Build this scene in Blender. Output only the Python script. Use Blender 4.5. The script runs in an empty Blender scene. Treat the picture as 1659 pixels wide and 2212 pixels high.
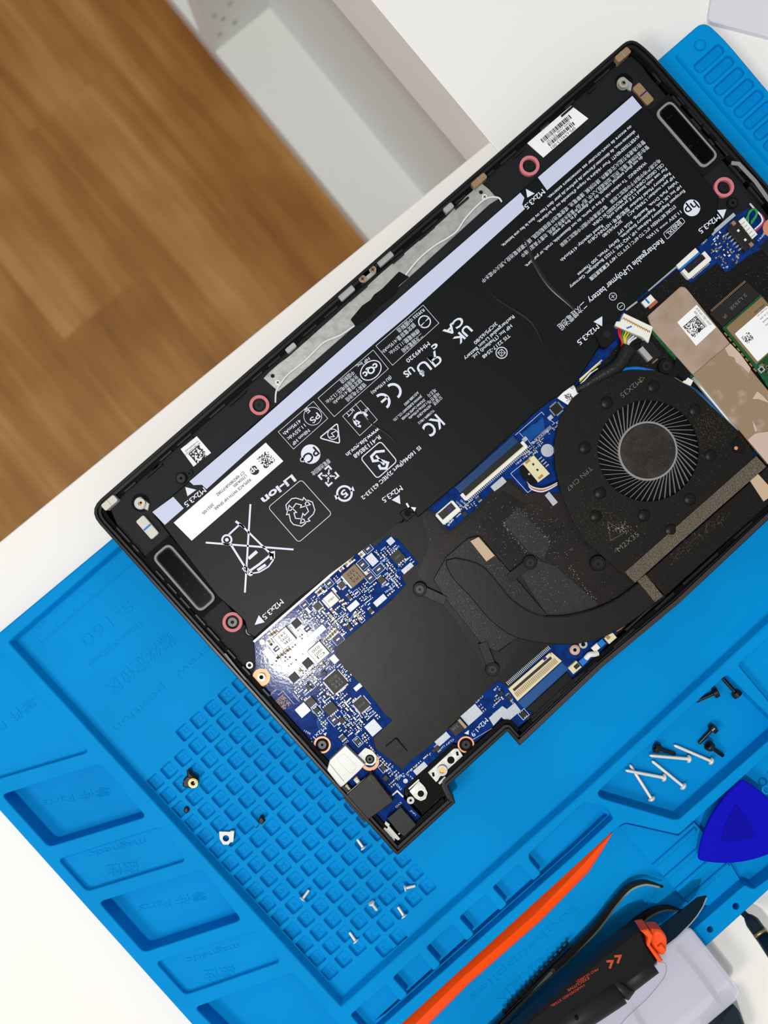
import bpy, math, random
from mathutils import Vector
from mathutils.geometry import tessellate_polygon
R = random.Random(7)
S = bpy.context.scene; COL = S.collection
# ---------------------------------------------------------------- camera, light, exposure
F = 1915.0; H = 400.0            # focal length in pixels of a 1659 wide frame, camera height over the desk top in mm
cd = bpy.data.cameras.new('camera'); cam = bpy.data.objects.new('camera', cd); COL.objects.link(cam)
cam.location = (0, 0, H/1000); cd.sensor_fit = 'HORIZONTAL'; cd.sensor_width = 36; cd.lens = 36*F/1659
cd.clip_start = 0.01; cd.clip_end = 20
cd.dof.use_dof = True; cd.dof.focus_distance = 0.382; cd.dof.aperture_fstop = 11
S.camera = cam
S.view_settings.view_transform = 'Standard'; S.view_settings.look = 'None'
S.view_settings.exposure = 0.16; S.view_settings.gamma = 1; S.view_settings.use_curve_mapping = False
W = bpy.data.worlds.new('world'); S.world = W; W.use_nodes = True
W.node_tree.nodes['Background'].inputs[0].default_value = (0.93, 0.965, 1.0, 1)
W.node_tree.nodes['Background'].inputs[1].default_value = 0.42
def lamp(name, loc, size, power, col=(1, 1, 1), target=(0, 0, 0)):
    l = bpy.data.lights.new(name, 'AREA'); l.shape = 'DISK'; l.size = size; l.energy = power; l.color = col
    o = bpy.data.objects.new(name, l); COL.objects.link(o); o.location = loc
    o.rotation_euler = (Vector(target)-Vector(loc)).to_track_quat('-Z', 'Y').to_euler(); return o
lamp('ceiling_lamp', (-0.205, -0.31, 1.62), 0.07, 10.5, (1, 0.975, 0.93))
lamp('side_fill_lamp', (-0.85, -0.8, 1.5), 0.5, 10, (1, 0.98, 0.95))  # added fill light, off to the side, to brighten upright faces

# ---------------------------------------------------------------- materials
def lin(h):
    if isinstance(h, str): h = tuple(int(h[i:i+2], 16)/255 for i in (0, 2, 4))
    return tuple(((c+0.055)/1.055)**2.4 if c > 0.04045 else c/12.92 for c in h)+(1,)
MATS = {}
def mat(name, col, rough=0.5, metal=0.0, bump=None, mix=None, coat=0, spec=None, alpha=None, trans=None, aniso=None):
    """bump=(scale mm^-1, strength)  mix=(colour, scale, lo, hi): noise-mixed second colour that belongs to the thing"""
    m = bpy.data.materials.new(name); m.use_nodes = True; nt = m.node_tree; b = nt.nodes['Principled BSDF']
    b.inputs['Base Color'].default_value = lin(col); b.inputs['Roughness'].default_value = rough
    b.inputs['Metallic'].default_value = metal
    if coat: b.inputs['Coat Weight'].default_value = coat; b.inputs['Coat Roughness'].default_value = 0.12
    b.inputs['Specular IOR Level'].default_value = 0.28 if spec is None else spec*0.5
    if trans: b.inputs['Transmission Weight'].default_value = trans
    if alpha: b.inputs['Alpha'].default_value = alpha
    if bump or mix:
        tc = nt.nodes.new('ShaderNodeTexCoord')
    if mix:
        last = None
        for k, (c2, sc, lo, hi) in enumerate(mix if isinstance(mix, list) else [mix]):
            n = nt.nodes.new('ShaderNodeTexNoise'); n.inputs['Scale'].default_value = sc*1000; n.inputs['Detail'].default_value = 3
            nt.links.new(tc.outputs['Object'], n.inputs['Vector'])
            r = nt.nodes.new('ShaderNodeMapRange'); r.inputs[1].default_value = lo; r.inputs[2].default_value = hi
            nt.links.new(n.outputs['Fac'], r.inputs[0])
            x = nt.nodes.new('ShaderNodeMix'); x.data_type = 'RGBA'
            nt.links.new(r.outputs[0], x.inputs[0])
            if last: nt.links.new(last, x.inputs[6])
            else: x.inputs[6].default_value = lin(col)
            x.inputs[7].default_value = lin(c2); last = x.outputs[2]
        nt.links.new(last, b.inputs['Base Color'])
    if bump:
        n = nt.nodes.new('ShaderNodeTexNoise'); n.inputs['Scale'].default_value = bump[0]*1000; n.inputs['Detail'].default_value = 2
        nt.links.new(tc.outputs['Object'], n.inputs['Vector'])
        bp = nt.nodes.new('ShaderNodeBump'); bp.inputs['Strength'].default_value = bump[1]; bp.inputs['Distance'].default_value = 0.0004
        nt.links.new(n.outputs['Fac'], bp.inputs['Height']); nt.links.new(bp.outputs[0], b.inputs['Normal'])
    MATS[name] = m; return m
mat('silicone', '008acf', 0.55, bump=(1.6, 0.05), mix=('0083c6', 0.02, 0.4, 0.7), spec=0.08)
mat('desk_white', 'ebe8e2', 0.45, bump=(0.8, 0.02))
mat('carcass_white', 'd9dad7', 0.5)
mat('pale_plate', 'd8d5da', 0.4)
mat('chassis', '09090a', 0.42, bump=(2.5, 0.08), spec=0.35)
mat('chassis_edge', '151416', 0.3)
mat('inner_plastic', '141519', 0.55, bump=(3.0, 0.35), spec=0.4)
mat('ledge', '1d1e22', 0.4, spec=0.5)
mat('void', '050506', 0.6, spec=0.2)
mat('mylar', '0b0a0a', 0.36, bump=(0.12, 0.2), mix=[('1c1512', 0.03, 0.45, 0.7), ('6a5a48', 2.1, 0.665, 0.72)], spec=0.4)
mat('mylar_clean', '0a0a0b', 0.38, bump=(0.1, 0.2), mix=('3a3a3a', 1.7, 0.70, 0.74), spec=0.36)
mat('film_grey', '232427', 0.3, bump=(0.15, 0.25), mix=('6e6a62', 1.6, 0.67, 0.72), spec=0.6)
mat('battery', '0c0e0e', 0.42, bump=(2.2, 0.05), spec=0.3)
mat('fold', '141515', 0.28, spec=0.8)
mat('strip', 'c3c9df', 0.28)
mat('label', 'eeeeee', 0.45)
mat('print_white', 'd9dcea', 0.4)
mat('print_black', '151515', 0.5)
mat('pcb', '03307a', 0.08, bump=(0.9, 0.025), mix=('032560', 0.35, 0.45, 0.6), spec=0.3)
mat('pcb_edge', '0a1d3c', 0.4)
mat('pcb_green', '0c5a33', 0.4, mix=('0a4327', 0.5, 0.4, 0.6))
mat('silk', 'dfe6ee', 0.5)
mat('solder', 'b4b7ba', 0.35, 0.3)
mat('tin', 'aeaeab', 0.4, 0.4, bump=(1.5, 0.05))
mat('pad', 'b4b9c0', 0.35, 0.15, bump=(1.2, 0.1))
mat('steel', 'b9b9b4', 0.36, 0.55, bump=(0.5, 0.12), mix=('a3a39e', 0.3, 0.4, 0.7))
mat('screw_steel', 'f0ece2', 0.3, 0.35)
mat('screw_black', '101010', 0.3, spec=0.7)
mat('copper', 'dd956c', 0.42, 0.35)
mat('pink', 'c9747a', 0.6, bump=(2, 0.2))
mat('gold', 'c99b4a', 0.3, 0.9)
mat('brass_pad', '9a7f5e', 0.4, 0.25, bump=(2, 0.1))
mat('white_pad', 'cdc9be', 0.5, bump=(2.5, 0.15))
mat('chip', '1c1918', 0.45, bump=(3, 0.1))
mat('chip_dark', '0f0f10', 0.4)
mat('chip_print', '6d6a66', 0.5)
mat('brown_core', '6a5842', 0.4, 0.2)
mat('cap_tan', '947a5a', 0.4)
mat('cap_grey', '9b9a96', 0.35, 0.3)
mat('cream', 'd8cfa8', 0.42)
mat('plug_white', 'e4e2da', 0.42)
mat('beige', 'c3a98c', 0.7, bump=(3, 0.3))
mat('brass_shield', '8e7754', 0.4, 0.35, bump=(3, 0.15))
mat('ssd_film', 'b39b8c', 0.42, 0.3, bump=(0.25, 0.25), mix=('a08a70', 0.08, 0.4, 0.65))
mat('ssd_film_b', '9c8469', 0.42, 0.3, bump=(0.5, 0.15), mix=('b8a496', 0.12, 0.55, 0.7))
mat('torn', 'c6ad9f', 0.6, bump=(1.5, 0.3))
mat('fan_black', '120e0a', 0.38, bump=(2.5, 0.06), mix=('4a3c2e', 1.6, 0.665, 0.74), spec=0.4)
mat('fan_dusty', '1c1713', 0.5, mix=[('3a3129', 0.12, 0.4, 0.7), ('5a4e40', 1.9, 0.6, 0.8)])
mat('blade', '8a8a8c', 0.4, spec=0.8)
mat('felt', '73685a', 0.95, bump=(3.5, 0.8), mix=('4a4238', 2.2, 0.4, 0.6))
mat('pipe', '12100f', 0.34, bump=(0.4, 0.08), spec=0.5)
mat('cold_plate', '0d0b0a', 0.36, mix=('5c4c3c', 1.9, 0.655, 0.72), bump=(1.8, 0.1))
mat('mesh_grey', '8c8a88', 0.6, bump=(4, 0.5))
mat('speaker_film', '040306', 0.22, spec=0.1, mix=('2b2622', 0.5, 0.66, 0.76))
mat('foam', '0a0a0a', 0.9, bump=(4, 0.9), mix=('4a4640', 3.0, 0.68, 0.74))
mat('flex_blue', '0a4a86', 0.35)
mat('ribbon_blue', '0f6fc4', 0.4)
mat('sleeve', '141617', 0.4, bump=(1.0, 0.6), spec=0.6)
for n, c in (('red', 'c4141c'), ('yellow', 'd8c420'), ('green', '1f8a4a'), ('blue', '2060c0'), ('white', 'dcdce0'), ('black', '0c0c0c'), ('grey', '8c8f94'), ('rust', 'a8604a')):
    mat('wire_'+n, c, 0.4)
mat('purple', '2d1470', 0.5)
mat('orange', 'ff500a', 0.35, bump=(1.0, 0.03))
mat('orange_clip', 'f25318', 0.45)
mat('pick_blue', '0404b4', 0.5, bump=(3.5, 0.12), spec=0.2)
mat('pick_in', '04049c', 0.4, spec=0.2)
mat('tool_black', '0a0a0c', 0.32, spec=0.5)
mat('tool_side', '5d6360', 0.25, 0.9)
mat('tool_mint', 'a5bdb6', 0.22, 0.9)
mat('grip', '1d1c1c', 0.5, bump=(1.0, 0.1))
mat('red_print', 'c8301c', 0.5)
mat('orange_print', 'b8451c', 0.5)
mat('blade_dark', '0a2233', 0.12, 0.6)
mat('blade_edge', 'd8dadb', 0.15, 1.0)
mat('frosted', 'dcdae8', 0.35, alpha=0.42)
mat('rear_rim', '332b2d', 0.45, bump=(2.5, 0.1))
mat('side_white', 'ebe9e5', 0.45)
mat('driver', '14212b', 0.35, spec=0.5)
mat('driver_band', 'a58c62', 0.3, 0.8)

def floor_material():
    m = bpy.data.materials.new('wood_floor'); m.use_nodes = True; nt = m.node_tree; b = nt.nodes['Principled BSDF']
    b.inputs['Roughness'].default_value = 0.5
    N = nt.nodes.new; L = nt.links.new
    tc = N('ShaderNodeTexCoord')
    mp = N('ShaderNodeMapping'); mp.inputs['Scale'].default_value = (1, 1, 1); L(tc.outputs['Object'], mp.inputs[0])
    mp.inputs['Location'].default_value = (0.425, 0.042, 0)
    br = N('ShaderNodeTexBrick'); L(mp.outputs[0], br.inputs['Vector'])
    br.offset = 0.37; br.inputs['Scale'].default_value = 1; br.inputs['Brick Width'].default_value = 0.62; br.inputs['Row Height'].default_value = 0.131
    br.inputs['Mortar Size'].default_value = 0.0007; br.inputs['Mortar Smooth'].default_value = 0.6
    br.inputs['Color1'].default_value = (0.15, 0.15, 0.15, 1); br.inputs['Color2'].default_value = (0.85, 0.85, 0.85, 1); br.inputs['Mortar'].default_value = (0.1, 0.1, 0.1, 1)
    st = N('ShaderNodeMapping'); st.inputs['Scale'].default_value = (0.8, 9, 1); L(tc.outputs['Object'], st.inputs[0])
    off = N('ShaderNodeVectorMath'); off.operation = 'ADD'; L(st.outputs[0], off.inputs[0]); L(br.outputs['Color'], off.inputs[1])
    n1 = N('ShaderNodeTexNoise'); n1.inputs['Scale'].default_value = 2.2; n1.inputs['Detail'].default_value = 5; n1.inputs['Distortion'].default_value = 0.8; L(off.outputs[0], n1.inputs['Vector'])
    n2 = N('ShaderNodeTexNoise'); n2.inputs['Scale'].default_value = 9; n2.inputs['Detail'].default_value = 4; L(off.outputs[0], n2.inputs['Vector'])
    n3 = N('ShaderNodeTexNoise'); n3.inputs['Scale'].default_value = 7; n3.inputs['Detail'].default_value = 2; L(tc.outputs['Object'], n3.inputs['Vector'])
    def math2(op, a, bb):
        x = N('ShaderNodeMath'); x.operation = op
        for i, v in enumerate((a, bb)):
            if isinstance(v, (int, float)): x.inputs[i].default_value = v
            else: L(v, x.inputs[i])
        return x.outputs[0]
    s = math2('ADD', math2('MULTIPLY', n1.outputs['Fac'], 0.5), math2('MULTIPLY', n2.outputs['Fac'], 0.2))
    s = math2('ADD', s, math2('MULTIPLY', n3.outputs['Fac'], 0.3))
    sep = N('ShaderNodeSeparateColor'); L(br.outputs['Color'], sep.inputs[0])
    s = math2('ADD', s, math2('MULTIPLY', math2('SUBTRACT', sep.outputs[0], 0.5), 0.07))
    cr = N('ShaderNodeValToRGB'); L(s, cr.inputs[0])
    e = cr.color_ramp.elements
    e[0].position = 0.36; e[0].color = lin('84500f'); e[1].position = 0.64; e[1].color = lin('b98849')
    k = e.new(0.5); k.color = lin('9f6c26')
    L(cr.outputs[0], b.inputs['Base Color'])
    MATS['wood_floor'] = m
floor_material()

# ---------------------------------------------------------------- geometry helpers (millimetres inside, metres in the mesh)
def at(x, y, z): k = (H-z)/F; return ((x-829.5)*k, -(y-1106)*k)
def area(p): return 0.5*sum(p[i][0]*p[(i+1) % len(p)][1]-p[(i+1) % len(p)][0]*p[i][1] for i in range(len(p)))
def ccw(p): return list(p) if area(p) > 0 else list(p)[::-1]
def offset(p, d):
    """ccw polygon moved outward by d"""
    n = len(p); out = []
    for i in range(n):
        a, b, c = p[i-1], p[i], p[(i+1) % n]
        e1 = (b[0]-a[0], b[1]-a[1]); e2 = (c[0]-b[0], c[1]-b[1])
        l1 = math.hypot(*e1) or 1e-9; l2 = math.hypot(*e2) or 1e-9
        n1 = (e1[1]/l1, -e1[0]/l1); n2 = (e2[1]/l2, -e2[0]/l2)
        s = (n1[0]+n2[0], n1[1]+n2[1]); q = s[0]*s[0]+s[1]*s[1]
        if q < 0.3: q = 0.3
        out.append((b[0]+s[0]*2*d/q, b[1]+s[1]*2*d/q))
    return out
def rounded(p, r, n=5):
    if r == 0: return list(p)
    out = []; m = len(p)
    for i in range(m):
        a, b, c = p[i-1], p[i], p[(i+1) % m]
        ra = min(r, math.dist(a, b)*0.45); rc = min(r, math.dist(b, c)*0.45)
        A = (b[0]+(a[0]-b[0])*ra/(math.dist(a, b) or 1), b[1]+(a[1]-b[1])*ra/(math.dist(a, b) or 1))
        C = (b[0]+(c[0]-b[0])*rc/(math.dist(b, c) or 1), b[1]+(c[1]-b[1])*rc/(math.dist(b, c) or 1))
        for k in range(n+1):
            t = k/n; out.append(((1-t)**2*A[0]+2*t*(1-t)*b[0]+t*t*C[0], (1-t)**2*A[1]+2*t*(1-t)*b[1]+t*t*C[1]))
    return out
LA = 41.0
def quad(cx, cy, w, h, ang=LA):
    """pixel rectangle: w along the laptop's long side (up-right), h across"""
    c, s = math.cos(math.radians(ang)), math.sin(math.radians(ang))
    return [(cx+c*a*w/2+s*b*h/2, cy-s*a*w/2+c*b*h/2) for a, b in ((-1, -1), (1, -1), (1, 1), (-1, 1))]
def circle(cx, cy, r, n=28): return [(cx+r*math.cos(2*math.pi*k/n), cy+r*math.sin(2*math.pi*k/n)) for k in range(n)]
def spline(p, n=6):
    out = []
    for i in range(len(p)-1):
        a, b, c, d = p[max(i-1, 0)], p[i], p[i+1], p[min(i+2, len(p)-1)]
        for k in range(n):
            t = k/n
            out.append(tuple(0.5*((2*b[j])+(-a[j]+c[j])*t+(2*a[j]-5*b[j]+4*c[j]-d[j])*t*t+(-a[j]+3*b[j]-3*c[j]+d[j])*t**3) for j in range(len(b))))
    out.append(tuple(p[-1])); return out
TXT = {}
def glyphs(s, bold=0.0, ext=0.0):
    k = (s, bold, ext)
    if k not in TXT:
        c = bpy.data.curves.new('t', 'FONT'); c.body = s; c.size = 1; c.offset = bold; c.resolution_u = 3
        c.extrude = ext
        if ext: c.bevel_depth = ext*0.6; c.bevel_resolution = 0
        o = bpy.data.objects.new('t', c); me = bpy.data.meshes.new_from_object(o)
        V = [tuple(v.co) for v in me.vertices]; P = [tuple(p.vertices) for p in me.polygons]
        bpy.data.objects.remove(o); bpy.data.curves.remove(c); bpy.data.meshes.remove(me)
        x0 = min([v[0] for v in V] or [0]); x1 = max([v[0] for v in V] or [1])
        TXT[k] = (V, P, x0, max(x1-x0, 1e-3))
    return TXT[k]
class G:
    def __init__(s): s.V = []; s.F = []; s.M = []; s.mats = []
    def mi(s, m):
        if m not in s.mats: s.mats.append(m)
        return s.mats.index(m)
    def face(s, pts, m):
        i = len(s.V); s.V += pts; s.F.append(tuple(range(i, i+len(pts)))); s.M.append(s.mi(m))
    def cap(s, p, z, m, holes=(), up=True):
        loops = [list(p)]+[list(h) for h in holes]
        if len(loops) == 1 and len(p) <= 4:
            s.face([(x, y, z) for x, y in (p if up else p[::-1])], m); return
        flat = [q for l in loops for q in l]
        i = len(s.V); s.V += [(x, y, z) for x, y in flat]; k = s.mi(m)
        for t in tessellate_polygon([[Vector((x, y, 0)) for x, y in l] for l in loops]):
            a, b, c = [flat[j] for j in t]
            cr = (b[0]-a[0])*(c[1]-a[1])-(b[1]-a[1])*(c[0]-a[0])
            if abs(cr) < 1e-12: continue
            if (cr < 0) == up: t = t[::-1]
            s.F.append(tuple(i+j for j in t)); s.M.append(k)
    def wall(s, lo, zl, hi, zh, m, inner=False):
        n = len(lo); i = len(s.V); s.V += [(x, y, zl) for x, y in lo]+[(x, y, zh) for x, y in hi]; k = s.mi(m)
        for a in range(n):
            b = (a+1) % n; f = (i+a, i+b, i+n+b, i+n+a)
            s.F.append(f[::-1] if inner else f); s.M.append(k)
    def solid(s, p, z0, z1, m, ch=0.0, holes=(), mt=None):
        """p: world mm polygon"""
        p = ccw(p); hs = [ccw(h) for h in holes]
        t = offset(p, -ch) if ch else p
        s.cap(t, z1, mt or m, hs)
        if ch: s.wall(p, z1-ch, t, z1, mt or m)
        s.wall(p, z0, p, z1-ch, m); s.cap(p, z0, m, hs, up=False)
        for h in hs: s.wall(h, z0, h, z1, m, inner=True)
    def prism(s, px, z0, z1, m, ch=0.0, r=0, holes=(), mt=None):
        p = [at(x, y, z1) for x, y in px]
        if r: p = rounded(ccw(p), r)
        s.solid(p, z0, z1, m, ch, [[at(x, y, z1) for x, y in h] for h in holes], mt)
    def box(s, cx, cy, w, h, z0, z1, m, ang=LA, ch=0.0, r=0, mt=None): s.prism(quad(cx, cy, w, h, ang), z0, z1, m, ch, r, mt=mt)
    def cyl(s, cx, cy, r, z0, z1, m, n=28, ch=0.0, mt=None): s.prism(circle(cx, cy, r, n), z0, z1, m, ch, mt=mt)
    def ring(s, cx, cy, ro, ri, z0, z1, m, n=32): s.prism(circle(cx, cy, ro, n), z0, z1, m, holes=[circle(cx, cy, ri, n)])
    def flat(s, px, z, m): s.cap(ccw([at(x, y, z) for x, y in px]), z, m)
    def stroke(s, px, w, z, m, closed=False, h=0.0):
        p = [at(x, y, z) for x, y in px]; k = (H-z)/F; n = len(p); hw = w*k/2; L = []; Q = []
        for i in range(n):
            a = p[i-1] if (i or closed) else p[i]; c = p[(i+1) % n] if (i < n-1 or closed) else p[i]; b = p[i]
            def nn(u, v):
                l = math.dist(u, v)
                return (0, 0) if l < 1e-9 else (-(v[1]-u[1])/l, (v[0]-u[0])/l)
            n1 = nn(a, b); n2 = nn(b, c)
            if n1 == (0, 0): n1 = n2
            if n2 == (0, 0): n2 = n1
            sx, sy = n1[0]+n2[0], n1[1]+n2[1]; q = max(sx*sx+sy*sy, 0.8)
            L.append((b[0]+sx*2*hw/q, b[1]+sy*2*hw/q)); Q.append((b[0]-sx*2*hw/q, b[1]-sy*2*hw/q))
        for i in range(n if closed else n-1):
            j = (i+1) % n
            if h: s.solid([L[i], Q[i], Q[j], L[j]], z-0.3, z+h, m)
            else: s.cap(ccw([L[i], Q[i], Q[j], L[j]]), z, m)
    def text(s, t, x1, y1, x2, y2, h, z, m, bold=0.0, ext=0.0):
        a = at(x1, y1, z); b = at(x2, y2, z); hh = h*(H-z)/F; Lx = math.dist(a, b)
        V, P, x0, w = glyphs(t, bold, 0.02 if ext else 0)
        d = ((b[0]-a[0])/Lx, (b[1]-a[1])/Lx); i = len(s.V); k = s.mi(m)
        for v in V:
            u = (v[0]-x0)*Lx/w; y = v[1]*hh/0.7-hh/2; zz = z+(v[2]/0.032*ext if ext else 0)
            s.V.append((a[0]+d[0]*u-d[1]*y, a[1]+d[1]*u+d[0]*y, zz))
        for f in P: s.F.append(tuple(i+j for j in f)); s.M.append(k)
    def tube(s, pts, r, m, n=8, sm=6, prof=None):
        """pts: (px, py, z mm)"""
        P = [Vector((*at(x, y, z), z)) for x, y, z in (spline(pts, sm) if sm > 1 else pts)]
        rings = []
        for i, p in enumerate(P):
            t = (P[min(i+1, len(P)-1)]-P[max(i-1, 0)]).normalized()
            u = t.cross(Vector((0, 0, 1)))
            if u.length < 1e-3: u = Vector((1, 0, 0))
            u.normalize(); v = u.cross(t)
            rr = prof(i/(len(P)-1)) if prof else r
            rings.append([tuple(p+u*rr*math.cos(2*math.pi*k/n)+v*rr*math.sin(2*math.pi*k/n)) for k in range(n)])
        i0 = len(s.V); k = s.mi(m)
        for rg in rings: s.V += rg
        for a in range(len(rings)-1):
            for b in range(n):
                c = (b+1) % n
                s.F.append((i0+a*n+b, i0+(a+1)*n+b, i0+(a+1)*n+c, i0+a*n+c)); s.M.append(k)
        s.F.append(tuple(i0+b for b in range(n))); s.M.append(k)
        s.F.append(tuple(i0+(len(rings)-1)*n+b for b in range(n))[::-1]); s.M.append(k)
    def matrixcode(s, q, n, z, m, seed=1, fill=0.5, frame=True):
        """q: pixel quad; random modules inside"""
        rr = random.Random(seed); k0 = len(s.V)
        p = [at(x, y, z) for x, y in q]
        def b(u, v): return tuple((1-u)*(1-v)*p[0][j]+u*(1-v)*p[1][j]+u*v*p[2][j]+(1-u)*v*p[3][j] for j in (0, 1))
        for i in range(n):
            for j in range(n):
                on = rr.random() < fill
                if frame and (j == 0 or i == 0): on = True
                if on: s.cap(ccw([b(i/n, j/n), b((i+1)/n, j/n), b((i+1)/n, (j+1)/n), b(i/n, (j+1)/n)]), z, m)
    def lathe(s, prof, m, n=20, axis='z', c=(0, 0, 0)):
        """prof: (r, h) list in mm, around local z (or laid along x)"""
        i0 = len(s.V); k = s.mi(m)
        for r, h in prof:
            for a in range(n):
                x, y = r*math.cos(2*math.pi*a/n), r*math.sin(2*math.pi*a/n)
                s.V.append((c[0]+x, c[1]+y, c[2]+h) if axis == 'z' else (c[0]+h, c[1]+x, c[2]+y))
        for j in range(len(prof)-1):
            for a in range(n):
                b = (a+1) % n; s.F.append((i0+j*n+a, i0+j*n+b, i0+(j+1)*n+b, i0+(j+1)*n+a)); s.M.append(k)
        s.F.append(tuple(i0+a for a in range(n))[::-1]); s.M.append(k)
        s.F.append(tuple(i0+(len(prof)-1)*n+a for a in range(n))); s.M.append(k)
    def mesh(s, name, smooth=False):
        me = bpy.data.meshes.new(name)
        me.from_pydata([(x/1000, y/1000, z/1000) for x, y, z in s.V], [], s.F)
        for m in s.mats: me.materials.append(MATS[m])
        me.polygons.foreach_set('material_index', s.M)
        if smooth:
            me.polygons.foreach_set('use_smooth', [True]*len(me.polygons))
        me.update(); return me
    def build(s, name, parent=None, smooth=False, label=None, cat=None, group=None, kind=None):
        o = bpy.data.objects.new(name, s.mesh(name, smooth)); COL.objects.link(o)
        if parent:
            o.parent = parent; w = Vector((0, 0, 0)); p = parent
            while p: w += p.location; p = p.parent
            o.location = -w
        tag(o, label, cat, group, kind); return o
def tag(o, label=None, cat=None, group=None, kind=None):
    if label: o['label'] = label
    if cat: o['category'] = cat
    if group: o['group'] = group
    if kind: o['kind'] = kind
    return o
def thing(name, px, py, z, label, cat, group=None):
    o = bpy.data.objects.new(name, None); COL.objects.link(o); o.empty_display_size = 0.005
    x, y = at(px, py, z); o.location = (x/1000, y/1000, z/1000); return tag(o, label, cat, group)
# ================================================================ the setting
g = G(); 
fl = bpy.data.meshes.new('floor'); fl.from_pydata([(-3, -3, 0), (3, -3, 0), (3, 3, 0), (-3, 3, 0)], [], [(0, 1, 2, 3)]); fl.materials.append(MATS['wood_floor'])
fo = bpy.data.objects.new('floor', fl); COL.objects.link(fo); fo.location = (0, 0, -0.72); fo.rotation_euler = (0, 0, math.radians(-50.5)); tag(fo, kind='structure')

DT = 0.0
desk = thing('desk', 300, 1900, 0, 'white desk top that carries the blue repair mat and the laptop', 'desk')
g = G(); g.prism([(-1400, 2320), (0, 1170), (1060, 304), (1085, 334), (1700, 1120), (2900, 2600), (900, 4300), (-900, 3900)], -28, DT, 'desk_white', ch=0.6)
g.build('desk_top', desk)
for (x, y) in ((-250, 1650), (-350, 3300)):
    g = G(); g.box(x, y, 180, 180, -719.5, -28, 'carcass_white'); g.build('leg', desk)

side = thing('side_table', 1300, 200, 0, 'white side table top meeting the desk, with a thick front edge over a shelf', 'table')
g = G()
g.prism([(803, 0), (1071, 320), (1700, 1119.5), (3200, -500), (1900, -1700), (-100, -1078)], -42, 0, 'side_white', ch=0.5)
g.build('table_top', side)
SZ = -350
g = G()
def s_at(d, e, z):   # d mm from the view axis towards the cabinet, e mm along its front
    a = math.radians(50.6); n = (math.sin(a), math.cos(a)); t = (-math.cos(a), math.sin(a)); return (n[0]*d+t[0]*e, n[1]*d+t[1]*e)
def w2(x, y, z):
    X, Y = at(x, y, z); a = math.radians(50.6); return (math.sin(a)*X+math.cos(a)*Y, -math.cos(a)*X+math.sin(a)*Y)
d0, e0 = w2(465, 112, SZ); d1, e1 = w2(585, 20, SZ)
g.solid([s_at(d0, -400, 0), s_at(d1+16, -400, 0), s_at(d1+16, e0+500, 0), s_at(d0, e0+500, 0)], SZ-4, SZ, 'carcass_white', ch=0.6)
g.build('shelf', side)
g = G(); g.solid([s_at(d1, -400, 0), s_at(d1+16, -400, 0), s_at(d1+16, e0+500, 0), s_at(d1, e0+500, 0)], SZ, -42, 'carcass_white'); g.build('back_panel', side)
g = G(); g.solid([s_at(d0-1, e0, 0), s_at(d1, e0, 0), s_at(d1, e0+18, 0), s_at(d0-1, e0+18, 0)], SZ, -42, 'carcass_white', ch=0.5)
for hx, hy in ((497, 8), (463, 34), (482, 41), (507, 49), (475, 74)):
    # sunk pin holes: dark discs just proud of the panel, laid on its inner face
    a = math.radians(50.6); k = (H-SZ)/F
    ray = Vector(((hx-829.5)/F, -(hy-1106)/F, -1)); t = Vector((-math.cos(a), math.sin(a), 0))
    lam = e0/(ray.x*t.x+ray.y*t.y); P = Vector((0, 0, H))+ray*lam
    nrm = (math.sin(a), math.cos(a))
    c = [(P.x+nrm[0]*2.6*math.cos(2*math.pi*q/14)-t.x*0.15, P.y+nrm[1]*2.6*math.cos(2*math.pi*q/14)-t.y*0.15, P.z+2.6*math.sin(2*math.pi*q/14)) for q in range(14)]
    c2 = [(P.x+nrm[0]*1.4*math.cos(2*math.pi*q/14)+t.x*1.6, P.y+nrm[1]*1.4*math.cos(2*math.pi*q/14)+t.y*1.6, P.z+1.4*math.sin(2*math.pi*q/14)) for q in range(14)]
    g.face(c, 'steel')
g.build('side_panel', side)
g = G(); g.solid([s_at(d1+2, -400, 0), s_at(d1+16, -400, 0), s_at(d1+16, e0+500, 0), s_at(d1+2, e0+500, 0)], -719.5, SZ-4, 'carcass_white'); g.build('plinth', side)
g = G(); g.prism([(1543, -40), (1531, 36), (1536, 46), (1700, 88), (1760, -60)], 0, 3, 'pale_plate', ch=0.4, r=2)
g.build('flat_case', label='pale grey flat case with rounded corner lying by the mat corner', cat='case')

# ================================================================ blue repair mat
RIM, WRK = 11.0, 6.2
def P(l, z=RIM): return [at(x, y, z) for x, y in l]
def hole(px, z, r=2.0, slope=0.35, kids=(), zr=RIM, bev=0.35, f=0.5): return dict(f=f, p=rounded(ccw(P(px, zr)), r, 4), z=z, s=slope, kids=kids, b=bev)
mg = G()
def level(p, z, holes):
    mg.cap(p, z, 'silicone', [offset(h['p'], h['b']) for h in holes])
    for h in holes:
        lo = offset(h['p'], -h['s']); b = h['b']
        mg.wall(h['p'], z-b*0.8, offset(h['p'], b), z, 'silicone', inner=True)
        fil = min(h['f'], (z-h['z'])*0.3)
        mg.wall(lo, h['z']+fil, h['p'], z-b*0.8, 'silicone', inner=True)
        lo2 = offset(lo, -fil)
        mg.wall(lo2, h['z'], lo, h['z']+fil, 'silicone', inner=True)
        level(lo2, h['z'], h['kids'])
def cellpos(i, j): return (712-26.9*i+30.2*j, 2099-29.2*i-26.3*j)
cells = [(i, j) for i in range(0, 15) for j in range(8)]+[(15, 3), (15, 4), (15, 5), (15, 6), (15, 7), (-1, 3), (-1, 4)]
ck = [hole(quad(*cellpos(i, j), 29.5, 29.5, 41.5), WRK-1.8, 0.9, 0.25, zr=WRK, bev=0.25) for i, j in cells]
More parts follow.
